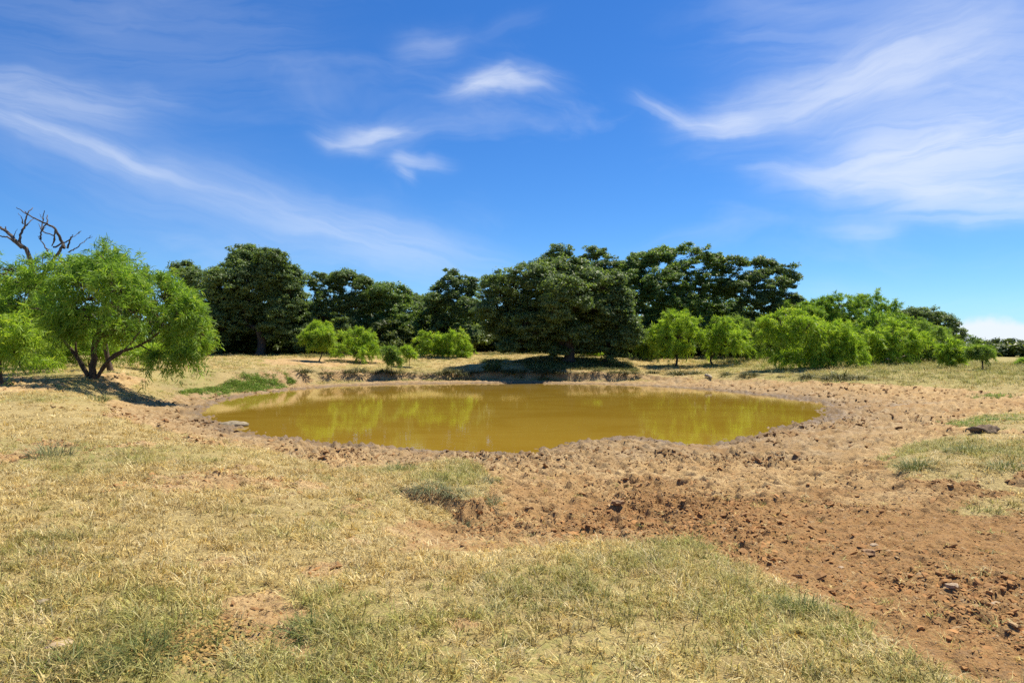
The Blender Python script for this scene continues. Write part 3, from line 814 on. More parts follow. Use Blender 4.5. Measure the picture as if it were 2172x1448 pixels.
T('oak_tree', 'low oak below the sky gap between the airy dome and the fan shaped oak', 'tree', 1545, 70, [(1540, 660, 36, 30), (1560, 690, 40, 34), (1525, 700, 36, 36), (1488, 655, 34, 34), (1480, 690, 34, 34), (1620, 690, 46, 36), (1680, 680, 36, 40)], 'oak', M_OAK2, .24, OAKG, .4)
T('oak_tree', 'dark oak rising behind the sloping right end of the mesquites', 'tree', 1965, 80, [(1925, 668, 30, 18), (1965, 672, 34, 20), (2000, 690, 32, 22), (2025, 708, 20, 20), (1960, 720, 50, 34), (2015, 735, 34, 26)], 'oak', M_OAK, .28, OAKG, .35)

MG = 'mesquite trees round the pond'
big_stems = [([(196, 806), (198, 762), (203, 722), (222, 672), (232, 612)], .155, .05), ([(203, 728), (236, 692), (275, 668), (322, 640)], .085, .025),
             ([(187, 795), (152, 742), (122, 705), (96, 662), (78, 612)], .085, .03), ([(208, 797), (242, 752), (292, 735), (342, 702), (378, 668)], .08, .025),
             ([(186, 798), (165, 760), (160, 720), (150, 650)], .07, .03), ([(207, 800, -.5), (225, 770, -.8), (262, 745, -1.2), (300, 700, -1.6)], .07, .02)]
T('mesquite_tree', 'large feathery mesquite with several dark leaning stems at the left bank', 'tree', 200, None,
  [(60, 602, 70, 50), (140, 582, 72, 42), (232, 572, 66, 46), (300, 592, 56, 44), (352, 625, 50, 44), (112, 652, 64, 44), (190, 632, 76, 50, -1.2), (268, 640, 70, 46, -1.2), (340, 668, 56, 46), (396, 648, 36, 40), (414, 694, 34, 46), (372, 716, 44, 34), (318, 694, 48, 30, .8), (15, 640, 50, 50), (255, 690, 45, 28, 1.5), (160, 690, 40, 24, 1.2), (128, 690, 36, 26), (428, 735, 18, 24), (395, 750, 24, 26), (352, 748, 28, 20), (372, 772, 12, 16), (60, 660, 50, 40, 2), (40, 740, 46, 30, 3), (90, 560, 50, 30, 1.5), (30, 570, 50, 34, 1), (60, 620, 60, 40, 3), (208, 684, 42, 24, -1.0), (150, 702, 34, 20, -.6), (272, 700, 32, 18, -.8), (255, 610, 60, 40, -2.0)], 'mesq', M_MESQ, .2, MG, stems=big_stems, by=803, thick=1.1, sparse=1.5, over=dict(back=.65))
T('mesquite_tree', 'blue green pointed mesquite rising behind the large feathery one', 'tree', 235, 34, [(218, 524, 22, 26), (236, 552, 34, 26), (205, 560, 30, 28), (290, 566, 24, 22), (345, 588, 26, 24)], 'mesq', M_MESQ, .12, MG, .5)
T('mesquite_bush', 'bright yellow green mesquite bush cut by the left edge of the photo', 'bush', 5, 25, [(8, 674, 42, 24), (36, 692, 28, 22), (0, 712, 50, 28), (46, 722, 18, 14), (20, 745, 30, 20), (-50, 690, 50, 50)], 'mesq', M_MESQ2, .07, MG, .15)
# saplings and bushes on the far bank
T('mesquite_sapling', 'thin sapling with one small shadow, left of the round bright bush', 'sapling', 676, None, [(678, 695, 22, 14), (664, 712, 20, 12), (690, 708, 18, 13), (674, 728, 18, 8)], 'mesq', M_MESQ2, .05, MG, .55, by=766, over=dict(rc=.3, k=70, gap=-.6, dens=1.6))
T('mesquite_bush', 'round bright green bush on bare sand at the bank top', 'bush', 755, None, [(752, 715, 38, 18), (728, 735, 26, 18), (782, 732, 26, 20), (755, 742, 44, 18)], 'mesq', M_MESQ2, .05, MG, .12, by=766)
T('mesquite_sapling', 'spindly low sapling standing on the bank edge below the round bush', 'sapling', 830, None, [(830, 742, 14, 9), (824, 757, 12, 8), (840, 760, 9, 6)], 'mesq', M_MESQ3, .03, MG, .5, by=790, over=dict(rc=.26, k=42, gap=-.25, dens=1.2))
T('mesquite_sapling', 'tiny thin stemmed sapling right of the spindly low one', 'sapling', 868, None, [(860, 740, 14, 7), (872, 750, 10, 6)], 'mesq', M_MESQ2, .025, MG, .5, by=778, over=dict(rc=.26, k=42, gap=-.25, dens=1.2))
T('mesquite_bush', 'vivid green leaning bush under the slender domed oak', 'bush', 928, 60, [(915, 718, 26, 16), (938, 730, 24, 18), (905, 735, 16, 14), (935, 748, 24, 10)], 'mesq', M_MESQ2, .05, MG, .15)
T('mesquite_bush', 'vivid green split bush nearest the oak shadow on the bank', 'bush', 975, 59.5, [(968, 715, 24, 18), (985, 732, 20, 16), (975, 748, 24, 10)], 'mesq', M_MESQ2, .05, MG, .15)
T('mesquite_bush', 'green bush glowing right of the massive oak trunk', 'bush', 1252, 60, [(1250, 708, 18, 16), (1258, 728, 18, 16), (1262, 745, 18, 9)], 'mesq', M_MESQ2, .05, MG, .15)
T('mesquite_bush', 'shaded green bush behind the leftmost bank mesquite with a clear trunk', 'bush', 1372, 58, [(1382, 705, 26, 20), (1360, 728, 22, 20), (1390, 735, 26, 20)], 'mesq', M_MESQ3, .06, MG, .3)
T('mesquite_tree', 'bright mesquite on a single dark trunk right of the oak shadow', 'tree', 1434, None, [(1428, 672, 28, 20), (1458, 682, 28, 24), (1405, 700, 22, 18), (1440, 712, 44, 26), (1405, 728, 20, 20), (1475, 706, 18, 20), (1425, 738, 26, 12), (1462, 735, 22, 10)], 'mesq', M_MESQ2, .10, MG, .34, by=776)
T('mesquite_tree', 'bright forked mesquite just right of the single trunk one', 'tree', 1512, None, [(1532, 688, 26, 18), (1562, 702, 26, 20), (1512, 712, 24, 18), (1545, 724, 40, 20), (1575, 735, 18, 12), (1520, 742, 24, 8)], 'mesq', M_MESQ2, .09, MG, .22, by=773)
T('mesquite_tree', 'mid green mesquite behind the bright forked one', 'tree', 1585, 58, [(1570, 688, 28, 20), (1592, 705, 24, 24), (1600, 735, 18, 18)], 'mesq', M_MESQ3, .08, MG, .3)
T('mesquite_tree', 'broad mesquite thicket tree with many thin stems at the right bank', 'tree', 1722, None, [(1655, 680, 34, 34), (1640, 735, 26, 24), (1665, 755, 24, 14), (1740, 756, 46, 18), (1800, 754, 34, 18), (1690, 758, 40, 16), (1775, 715, 44, 30), (1625, 705, 22, 34), (1700, 690, 46, 36), (1750, 705, 46, 36), (1650, 722, 28, 30), (1705, 738, 46, 22), (1775, 740, 36, 20), (1800, 730, 26, 22)], 'mesq', M_MESQ2, .10, MG, .16, by=781, sparse=1.3)
T('mesquite_tree', 'high crowned mesquite forming the peak of the right thicket', 'tree', 1790, 60, [(1700, 655, 34, 20), (1745, 650, 36, 22), (1790, 648, 38, 22), (1842, 640, 32, 22), (1880, 656, 26, 20), (1760, 685, 50, 32), (1840, 682, 50, 36), (1900, 690, 36, 30), (1700, 690, 40, 36), (1780, 720, 60, 36), (1860, 715, 50, 34)], 'mesq', M_MESQ, .12, MG, .3)
T('mesquite_tree', 'low spreading mesquite over a pale fallen limb', 'tree', 1880, 51, [(1850, 712, 40, 28), (1835, 752, 34, 16), (1895, 752, 40, 16), (1905, 722, 44, 30), (1900, 705, 40, 30), (1878, 740, 50, 18), (1840, 740, 26, 18)], 'mesq', M_MESQ2, .10, MG, .18)
T('mesquite_tree', 'mesquite at the tapering right end of the thicket', 'tree', 1960, 54, [(1940, 692, 34, 26), (1925, 725, 40, 30), (1975, 748, 40, 18), (1990, 720, 30, 24), (1970, 715, 32, 26), (1950, 740, 44, 18), (1995, 735, 22, 18)], 'mesq', M_MESQ3, .09, MG, .2)
T('mesquite_tree', 'squat mesquite filling the foot of the right thicket behind the low spreading one', 'tree', 1845, 56, [(1815, 715, 44, 34), (1860, 690, 44, 34), (1905, 715, 44, 34), (1830, 748, 50, 18), (1900, 748, 50, 18)], 'mesq', M_MESQ, .09, MG, .2)
T('mesquite_tree', 'dull green mesquite between the tapering thicket end and the open field', 'tree', 1995, 58, [(1985, 712, 30, 24), (2010, 728, 30, 24), (1965, 735, 30, 24), (2030, 745, 22, 14)], 'mesq', M_MESQ3, .08, MG, .2)
T('mesquite_sapling', 'small leaning mesquite at the edge of the open field', 'sapling', 2018, None, [(2015, 735, 18, 12), (2026, 750, 16, 12), (2008, 752, 12, 8)], 'mesq', M_MESQ2, .05, MG, .25, by=780, over=dict(rc=.3, k=70, gap=-.6, dens=1.6))
T('mesquite_sapling', 'flat topped sapling on bent bare stems in the field', 'sapling', 2085, None, [(2072, 740, 16, 8), (2092, 744, 16, 8), (2062, 748, 8, 5)], 'mesq', M_MESQ3, .05, MG, .6, by=785, over=dict(rc=.28, k=70, gap=-.6, dens=1.6))
T('mesquite_bush', 'tiny pale bush in the field near the right edge', 'bush', 2166, None, [(2166, 766, 9, 6), (2172, 768, 8, 6)], 'mesq', M_MESQ, .03, MG, .2, by=776, over=dict(rc=.25, k=70, gap=-.6, dens=1.6))
# small dark shrubs at the bank
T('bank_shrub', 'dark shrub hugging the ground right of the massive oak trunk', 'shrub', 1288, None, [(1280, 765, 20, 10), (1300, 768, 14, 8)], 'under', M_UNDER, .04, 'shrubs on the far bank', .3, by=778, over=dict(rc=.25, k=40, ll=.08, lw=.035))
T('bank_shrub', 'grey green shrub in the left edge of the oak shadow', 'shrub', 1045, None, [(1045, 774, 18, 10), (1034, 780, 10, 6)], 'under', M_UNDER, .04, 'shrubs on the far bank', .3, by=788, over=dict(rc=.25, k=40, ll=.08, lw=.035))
# left undergrowth behind the big mesquite
UG = 'undergrowth behind the left mesquite'
T('mesquite_bush', 'shaded thicket bush behind the left end of the mesquite', 'bush', 60, 36, [(30, 740, 40, 26), (85, 745, 40, 24), (60, 700, 50, 26), (110, 720, 40, 24)], 'mesq', M_MESQ2, .05, UG, .2, sparse=2.2)
T('mesquite_bush', 'leafy bush seen between the mesquite stems', 'bush', 190, 38, [(150, 735, 45, 28), (215, 735, 40, 28), (255, 745, 36, 20), (180, 700, 45, 25), (300, 735, 36, 22), (340, 745, 30, 16)], 'mesq', M_MESQ2, .05, UG, .2, sparse=2.2)
T('mesquite_bush', 'small sprawling bush at the foot of the left thicket', 'bush', 55, 31, [(55, 758, 26, 14), (90, 765, 20, 10)], 'mesq', M_MESQ2, .03, UG, .2)

# far tree line to the right: individual shrubs in a row
FG = 'far bushes along the right horizon'
for px, dd, w_, h_, lab in ((2062, 92, 26, 26, 'far dark bush next to the last oak on the horizon'), (2098, 96, 28, 24, 'far mid green bush behind the flat topped sapling'),
                            (2132, 94, 26, 22, 'far rounded bush second from the right edge'), (2166, 98, 28, 21, 'far low bush at the right edge of the photo'), (2215, 96, 30, 20, 'far bush just beyond the right edge')):
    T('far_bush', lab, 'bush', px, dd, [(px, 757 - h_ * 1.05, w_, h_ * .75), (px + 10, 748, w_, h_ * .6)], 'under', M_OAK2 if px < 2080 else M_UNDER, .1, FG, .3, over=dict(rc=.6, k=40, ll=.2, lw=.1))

# dark undergrowth below the oaks: two built, the rest copies
UGL = 'dark shaded shrub in the undergrowth beneath the oaks'
UGG = 'undergrowth beneath the oaks'
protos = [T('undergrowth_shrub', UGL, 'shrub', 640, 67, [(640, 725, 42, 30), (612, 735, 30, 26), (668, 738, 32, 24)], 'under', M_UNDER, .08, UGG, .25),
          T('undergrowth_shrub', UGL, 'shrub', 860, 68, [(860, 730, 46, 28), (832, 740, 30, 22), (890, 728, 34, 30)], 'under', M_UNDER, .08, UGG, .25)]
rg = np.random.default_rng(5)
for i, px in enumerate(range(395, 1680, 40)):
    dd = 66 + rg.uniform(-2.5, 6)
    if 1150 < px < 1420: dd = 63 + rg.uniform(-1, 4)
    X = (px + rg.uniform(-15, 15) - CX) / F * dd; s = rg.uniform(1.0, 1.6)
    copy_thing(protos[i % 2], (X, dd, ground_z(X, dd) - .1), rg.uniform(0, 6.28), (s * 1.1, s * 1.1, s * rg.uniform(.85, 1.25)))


# dense wood behind everything, one mass
def build_wood():
    rng = np.random.default_rng(77); cen = []
    for px in np.arange(-250, 2330, 9.0):
        for dd in (84, 96):
            X = (px - CX) / F * dd; top = 7.6 if px < 1550 else np.interp(px, [1550, 1750, 1900, 2050, 2300], [7.4, 6.2, 3.6, 1.6, 1.4])
            top *= .82 + .22 * math.sin(px * .021 + dd) * math.sin(px * .0083)
            n = 9
            cen.append(np.stack([X + rng.uniform(-.5, .5, n), dd + rng.uniform(-1.5, 1.5, n), .6 + rng.random(n) * top], 1))
    cen = np.concatenate(cen); st = dict(STYLES['under'], k=15, ll=.34, lw=.19)
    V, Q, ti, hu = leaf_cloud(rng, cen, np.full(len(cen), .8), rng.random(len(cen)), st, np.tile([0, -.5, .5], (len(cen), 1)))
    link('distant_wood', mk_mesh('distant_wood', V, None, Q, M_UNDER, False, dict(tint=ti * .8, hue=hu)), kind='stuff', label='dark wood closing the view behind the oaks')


build_wood()


# bare dead tree behind the mesquite, traced limb by limb
def build_dead_tree():
    D = 35.0; X = (72 - CX) / F * D; base = np.array([X, D, ground_z(X, D) - .1])
    root = thing('dead_tree', 'bare dead tree with crooked grey limbs above the left mesquite', 'tree', tuple(base))
    cv = lambda x, y: (x / 3.291, 420 + y / 3.291)
    rng = np.random.default_rng(3)

    def tube(tb, pp, r0, r1, crop=True, off=0.0):
        q = [cv(*p) if crop else p for p in pp]
        P = np.array([np.array(at_y(a, b, D + off + .25 * math.sin(i * 1.9 + a * .05))) - base for i, (a, b) in enumerate(q)])
        P = curve_pts(P, len(P) * 4); P[1:-1] += rng.normal(size=(len(P) - 2, 3)) * .018
        tb.add(P, np.linspace(r0, r1 * .8, len(P)) * .78, 7)
    tk = Tubes()
    tube(tk, [(72, 795), (66, 730), (62, 660), (70, 600), (66, 556)], .26, .17, False)
    tube(tk, [(70, 610), (100, 570), (122, 540), (134, 518)], .14, .10, False)
    link('trunk', tk.mesh('dead_trunk', M_DEAD), root)
    limbs = [[([(215, 450), (185, 365), (100, 290), (40, 230), (0, 205), (-90, 150)], .15, .07), ([(150, 350), (60, 280), (5, 268), (-60, 240)], .07, .03), ([(40, 230), (42, 198)], .05, .03), ([(98, 268), (122, 215)], .03, .01)],
             [([(175, 350), (135, 310), (150, 240), (175, 180), (190, 110), (228, 68)], .10, .03), ([(152, 225), (195, 180), (235, 145)], .06, .02), ([(162, 180), (150, 140), (128, 105)], .04, .012), ([(190, 110), (170, 90)], .04, .01)],
             [([(445, 350), (435, 310), (402, 255), (380, 212), (330, 180), (240, 140), (165, 100), (115, 65)], .11, .025), ([(330, 180), (330, 118)], .05, .03), ([(350, 195), (318, 185), (300, 232), (380, 268), (362, 335)], .05, .04), ([(385, 225), (378, 290), (362, 335)], .05, .04)],
             [([(283, 290), (288, 235), (298, 165), (310, 88)], .06, .025), ([(290, 225), (268, 178)], .035, .012), ([(295, 215), (322, 203)], .03, .01), ([(300, 150), (275, 108)], .025, .008)],
             [([(330, 372), (320, 350), (290, 300), (265, 266)], .06, .02)],
             [([(372, 342), (460, 305), (500, 280), (565, 235)], .06, .015), ([(470, 350), (490, 290), (510, 255)], .07, .02), ([(545, 250), (568, 228)], .02, .01)],
             [([(480, 378), (530, 350), (575, 312), (610, 285), (645, 268)], .045, .012), ([(620, 282), (636, 258)], .02, .008)]]
    for g in limbs:
        tb = Tubes()
        for pp, a, b in g: tube(tb, pp, a, b)
        link('limb', tb.mesh('dead_limb', M_DEAD), root)


build_dead_tree()


# ------------------------------------------------------------------ grass and clods (uncountable: one object each)
def blade_mesh(rng, n, L, spread, lean, width, curl, name):
    V, Q, Tt, S = [], [], [], []
    for i in range(n):
        a = rng.uniform(0, 2 * math.pi); rr = spread * math.sqrt(rng.random()); b = np.array([rr * math.cos(a), rr * math.sin(a), -.008])
        az = rng.uniform(0, 2 * math.pi); ln = L * rng.uniform(.45, 1.15); th = abs(rng.normal(lean, .3)); th = min(th, 1.5)
        d = np.array([math.sin(th) * math.cos(az), math.sin(th) * math.sin(az), math.cos(th)])
        s = np.array([-math.sin(az + rng.normal() * .8), math.cos(az + rng.normal() * .8), 0]) * width * rng.uniform(.6, 1.3)
        p1 = b + d * ln * .5; d2 = d + np.array([math.cos(az) * curl, math.sin(az) * curl, -curl * .8]) * rng.uniform(.2, 1.3); d2 /= np.linalg.norm(d2)
        p2 = p1 + d2 * ln * .5; p2[2] = max(p2[2], .004)
        k = len(V); V += [b - s, b + s, p1 + s * .8, p1 - s * .8, p2]
        Q.append((k, k + 1, k + 2, k + 3)); Tt.append((k + 3, k + 2, k + 4)); S += [rng.choice([.45, .75, 1.0, 1.25, 1.5], p=[.16, .24, .3, .2, .1]) * rng.uniform(.85, 1.15)] * 5
    return mk_mesh(name, V, Q, Tt, M_GRASS, False, dict(shade=S))


def lump_mesh(rng, name, mat, sub=1, rough=.28, squash=(1, 1, .7)):
    import bmesh
    bm = bmesh.new(); bmesh.ops.create_icosphere(bm, subdivisions=sub, radius=1.0)
    ph = rng.uniform(0, 6, 6)
    for v in bm.verts:
        c = v.co; k = 1 + rough * (math.sin(c.x * 3 + ph[0]) * math.sin(c.y * 2.7 + ph[1]) + .6 * math.sin(c.z * 5 + ph[2] + c.x * 4)) + rng.normal() * rough * .3
        v.co = Vector((c.x * k * squash[0], c.y * k * squash[1], c.z * k * squash[2]))
    me = bpy.data.meshes.new(name); bm.to_mesh(me); bm.free(); me.materials.append(mat)
    return me


def instancer(name, P, rot, scl, idx, col, protos, label):
    me = mk_mesh(name, P, attrs=dict(rot=rot, scl=scl, gcol=col))
    a = me.attributes.new('idx', 'INT', 'POINT'); a.data.foreach_set('value', np.asarray(idx, np.int32))
    o = link(name, me, kind='stuff', label=label)
    col_ = bpy.data.collections.new(name + '_sources')
    for i, m in enumerate(protos):
        col_.objects.link(bpy.data.objects.new('%s_source_%02d' % (name, i), m))
    ng = bpy.data.node_groups.new(name + '_scatter', 'GeometryNodeTree')
    ng.interface.new_socket('Geometry', in_out='INPUT', socket_type='NodeSocketGeometry'); ng.interface.new_socket('Geometry', in_out='OUTPUT', socket_type='NodeSocketGeometry')
    N = ng.nodes; L = ng.links
    gi, go = N.new('NodeGroupInput'), N.new('NodeGroupOutput'); ip = N.new('GeometryNodeInstanceOnPoints'); ci = N.new('GeometryNodeCollectionInfo')
    ci.inputs[0].default_value = col_; ci.inputs['Separate Children'].default_value = True; ci.inputs['Reset Children'].default_value = True
    ip.inputs['Pick Instance'].default_value = True

    def na(nm, typ):
        n = N.new('GeometryNodeInputNamedAttribute'); n.data_type = typ; n.inputs[0].default_value = nm; return n.outputs[0]
    L.new(gi.outputs[0], ip.inputs['Points']); L.new(ci.outputs[0], ip.inputs['Instance']); L.new(na('idx', 'INT'), ip.inputs['Instance Index'])
    L.new(na('rot', 'FLOAT_VECTOR'), ip.inputs['Rotation']); L.new(na('scl', 'FLOAT_VECTOR'), ip.inputs['Scale'])
    L.new(ip.outputs[0], go.inputs[0])
    o.modifiers.new('scatter', 'NODES').node_group = ng
    return o


def scatter_xy(rng, bands, half=44):
    xs, ys = [], []
    for r0, r1, dens in bands:
        n = int((r1 * r1 - r0 * r0) * math.radians(half) * dens)
        r = np.sqrt(rng.uniform(r0 * r0, r1 * r1, n)); t = np.radians(rng.uniform(-half, half, n))
        xs.append(r * np.sin(t)); ys.append(r * np.cos(t))
    return np.concatenate(xs), np.concatenate(ys)


def build_grass():
    rng = np.random.default_rng(11)
    protos = [blade_mesh(rng, 26, .070, .055, .95, .0028, 1.0, 'a'), blade_mesh(rng, 22, .080, .06, .75, .0028, .8, 'b'), blade_mesh(rng, 22, .095, .06, 1.25, .003, .6, 'c'),
              blade_mesh(rng, 20, .10, .05, .5, .0028, .7, 'd'), blade_mesh(rng, 14, .17, .05, .7, .0024, .9, 'e'), blade_mesh(rng, 24, .07, .07, 1.4, .003, .4, 'f')]
    x, y = scatter_xy(rng, [(1.5, 4, 520), (4, 7, 520), (7, 11, 290), (11, 17, 130), (17, 28, 42), (28, 44, 14), (44, 66, 16)])
    f = fields(x, y); g = f['g']; r = f['r']
    gr = fbm(x, y, .30, 3, 101) * .75 + fbm(x, y, 1.1, 3, 107) * .85 + .25 * rng.normal(size=len(x))
    gr = gr + .14 * smooth(.3, 3, x) * smooth(9, 5, y) + .25 * f['isl'] - .30 * smooth(0, -6, x) * smooth(6, 11, y) * smooth(30, 20, y)
    fld = smooth(13, 19, x - .0 * y) * smooth(26, 34, y)                    # taller field at the right
    gr = gr + .75 * fld + .12 * smooth(40, 46, y)
    tone = 1 + .16 * fbm(x, y, .7, 3, 141) + .10 * fbm(x, y, 2.2, 2, 143)
    thin = smooth(-.28, .08, fbm(x, y, 2.6, 3, 147)) * (1 - .55 * smooth(.1, .5, fbm(x, y, .8, 3, 149)))
    dens = g * (.42 + .58 * thin) * (.50 + .50 * smooth(-.5, .3, fbm(x, y, 1.3, 3, 111))) + .035 * smooth(14, 6, r)
    keep = (rng.random(len(x)) < dens) & (f['d'] > .8)
    keep &= ~((f['dung'] > .5) & (rng.random(len(x)) < .65))
    x, y, gr, fld, g, tone = x[keep], y[keep], gr[keep], fld[keep], g[keep], tone[keep]; f = {k: v[keep] for k, v in f.items()}; n = len(x); r = f['r']
    green = smooth(.0, .62, gr)
    straw = np.array([.655, .515, .215]); tan = np.array([.50, .36, .14]); pale = np.array([.80, .67, .36]); gcol = np.array([.29, .305, .072]); gold = np.array([.54, .375, .10])
    u = rng.random(n)[:, None]
    col = np.where(u < .45, straw, np.where(u < .68, tan, np.where(u < .86, pale, gold)))
    gm = (green * (.45 + .6 * rng.random(n)))[:, None]; gm = np.clip(gm, 0, 1)
    col = col * (1 - gm) + gcol * gm * (.85 + .4 * rng.random(n))[:, None]
    col = col * ((.8 + .35 * rng.random(n)) * tone)[:, None]
    idx = rng.choice(6, n, p=[.28, .20, .2, .07, .10, .15]); tall = (green > .45) & (rng.random(n) < .6); idx = np.where(tall, rng.choice([1, 3, 4], n), idx)
    s = (.75 + .5 * rng.random(n)) * np.interp(r, [2, 6, 11, 17, 28, 45, 70], [.95, 1.1, 1.3, 1.6, 2.3, 3.2, 4.2])
    hz = np.interp(r, [2, 11, 20, 45], [.95, .8, .6, .42]) * (1 + .9 * fld)
    scl = np.stack([s, s, s * hz * (.7 + .5 * smooth(.2, .8, g))], 1)
    rot = np.stack([rng.normal(0, .12, n), rng.normal(0, .12, n), rng.uniform(0, 6.28, n)], 1)
    instancer('grass', np.stack([x, y, f['z']], 1), rot, scl, idx, col, protos, 'dry straw coloured pasture grass with green patches')
    # fresh green weeds along the left water's edge and at the foot of the far bank
    wp = [wpoly([(378, 830), (470, 817), (560, 808), (625, 804), (625, 811), (540, 820), (470, 829), (390, 836)]), wpoly([(2010, 902), (2060, 890), (2150, 884), (2172, 900), (2060, 910)]), wpoly([(2060, 838), (2140, 838), (2150, 845), (2070, 846)])]
    X, Y = [], []
    for pl, nn in zip(wp, (3000, 450, 110)):
        a = np.array(pl); bx = rng.uniform(a[:, 0].min(), a[:, 0].max(), nn * 4); by = rng.uniform(a[:, 1].min(), a[:, 1].max(), nn * 4)
        k = sd_poly(pl, bx, by) + .9 * fbm(bx, by, 1.1, 4, 5) + .25 * rng.normal(size=len(bx)) < 0; X.append(bx[k][:nn]); Y.append(by[k][:nn])
    bx = rng.uniform(-30, 24, 9000); by = rng.uniform(57.5, 63.5, 9000); k = (fbm(bx, by, .35, 3, 171) + .22 * (by - 60.5)) > .05
    X.append(bx[k]); Y.append(by[k]); nb = int(k.sum())
    bx = rng.uniform(-2.5, 9.5, 5200); by = rng.uniform(50.5, 57.5, 5200); k = fbm(bx, by, .5, 3, 173) + .5 * smooth(1.2, .0, np.abs(bx - 4.5) / 5) > .15
    X.append(bx[k]); Y.append(by[k]); nb += int(k.sum())
    x, y = np.concatenate(X), np.concatenate(Y); n = len(x); f = fields(x, y); belt = np.arange(n) >= n - nb
    col = np.array([.17, .29, .040]) * (.6 + .8 * rng.random(n))[:, None] + np.array([.16, .10, .02]) * (rng.random(n) ** 2)[:, None]
    s = rng.uniform(1.5, 3.0, n); s = np.where(y < 26, s * .6, s); s = np.where(belt, s * rng.uniform(1.0, 2.2, n), s)
    col = np.where(belt[:, None], np.where(rng.random(n)[:, None] < .6, np.array([.15, .18, .045]), np.array([.33, .29, .10])) * (.6 + .7 * rng.random(n))[:, None], col)
    instancer('green_weeds', np.stack([x, y, f['z']], 1), np.stack([np.zeros(n), np.zeros(n), rng.uniform(0, 6.28, n)], 1), np.stack([s, s, s * .95], 1), rng.choice([0, 1, 2], n), col, protos, 'low bright green weeds at the pond edge')


def build_clods():
    rng = np.random.default_rng(23)
    protos = [lump_mesh(rng, 'clod', M_CLOD, 1, .45, (1, rng.uniform(.6, 1), rng.uniform(.45, .7))) for _ in range(6)]
    x, y = scatter_xy(rng, [(3, 6, 2000), (6, 10, 1100), (10, 16, 340), (16, 26, 110), (26, 45, 22)])
    xc, yc = scatter_xy(rng, [(3, 6, 2600), (6, 10, 1500), (10, 15, 520)]); nl = len(x); x, y = np.append(x, xc), np.append(y, yc); crumb = np.arange(len(x)) >= nl
    f = fields(x, y); bare = 1 - f['g']
    clus = smooth(-.12, .30, fbm(x, y, 1.1, 4, 151, .65)); keep = (rng.random(len(x)) < bare * (.15 + .85 * f['heave']) * (.12 + .88 * np.where(crumb, .25 + .75 * smooth(-.3, .3, fbm(x, y, 2.4, 3, 157)), clus))) & (f['d'] > .15)
    x, y, crumb = x[keep], y[keep], crumb[keep]; f = {k: v[keep] for k, v in f.items()}; n = len(x)
    s = np.exp(rng.normal(math.log(.0095), .62, n)) * np.interp(f['r'], [3, 10, 20, 40], [.8, 1.25, 2.2, 3.4]); s = np.minimum(s, np.interp(f['r'], [4, 9, 20], [.028, .045, .085])); s = np.where(crumb, np.minimum(s, .014) * np.interp(f['r'], [3, 14], [.6, 1.1]), s)
    u = rng.random(n)[:, None]; a, b, c = np.array([.40, .225, .085]), np.array([.31, .160, .055]), np.array([.50, .33, .16])
    rd = smooth(15, 7, f['r'])[:, None]; a = a * (1 - .12 * rd * np.array([0, 1, 2])); c = c * (1 - .2 * rd)
    col = np.where(u < .55, a, np.where(u < .88, b, c)) * (.82 + .3 * rng.random(n))[:, None]
    col = col * (1 - .55 * f['wet'][:, None])
    # crumbled droppings in the lawn
    m = 900; a = np.array(DUNG); cx, cy = a.mean(0); ex = np.stack([rng.normal(cx, .16, m), rng.normal(cy, .16, m)], 1); fe = fields(ex[:, 0], ex[:, 1])
    x, y, s = np.append(x, ex[:, 0]), np.append(y, ex[:, 1]), np.append(s, rng.uniform(.004, .013, m)); f = dict(z=np.append(f['z'], fe['z'] + .01)); n += m
    col = np.vstack([col, np.array([.40, .255, .075]) * rng.uniform(.5, 1.25, (m, 1))])
    instancer('dirt_clods', np.stack([x, y, f['z'] + s * .05], 1), np.stack([rng.normal(0, .3, n), rng.normal(0, .3, n), rng.uniform(0, 6.28, n)], 1), np.stack([s * rng.uniform(.8, 1.9, n), s * rng.uniform(.8, 1.4, n), s * .75], 1), rng.integers(0, 6, n), col, protos, 'loose clods of trampled reddish soil')


build_grass(); build_clods()


# ------------------------------------------------------------------ tufts, rocks, logs
def tuft_mesh(rng, n, L, spread, lean, width, mat, name, droop=.6):
    V, Q, Tt, S = [], [], [], []
    for i in range(n):
        a = rng.uniform(0, 2 * math.pi); rr = spread * math.sqrt(rng.random()); b = np.array([rr * math.cos(a), rr * math.sin(a), -.02])
        az = a + rng.normal() * .7; ln = L * rng.uniform(.5, 1.15); th = min(abs(rng.normal(lean * (.35 + rr / spread), .22)), 1.45)
        d = np.array([math.sin(th) * math.cos(az), math.sin(th) * math.sin(az), math.cos(th)]); w_ = width * rng.uniform(.6, 1.3)
        s = np.array([-math.sin(az), math.cos(az), .2 * rng.normal()]) * w_
        p1 = b + d * ln * .4; d2 = d + np.array([math.cos(az) * .4, math.sin(az) * .4, -droop]) * rng.uniform(.3, 1.1); d2 /= np.linalg.norm(d2)
        p2 = p1 + d2 * ln * .35; d3 = d2 + np.array([0, 0, -droop * .8]); d3 /= np.linalg.norm(d3); p3 = p2 + d3 * ln * .3
        k = len(V); V += [b - s, b + s, p1 + s, p1 - s, p2 + s * .7, p2 - s * .7, p3]
        Q += [(k, k + 1, k + 2, k + 3), (k + 3, k + 2, k + 4, k + 5)]; Tt.append((k + 5, k + 4, k + 6)); S += [rng.random()] * 7
    return mk_mesh(name, V, Q, Tt, mat, False, dict(shade=S))


def tuft(px, py, n, L, spread, lean, width, mat, label, droop=.6, group='grass tufts in the foreground', name='grass_tuft'):
    rng = np.random.default_rng(int(px * 7 + py)); X, Y = pw(px, py)
    o = thing(name, label, 'grass tuft', (X, Y, ground_z(X, Y)), group)
    link('blades', tuft_mesh(rng, n, L, spread, lean, width, mat, name, droop), o, kind='stuff')
    return o


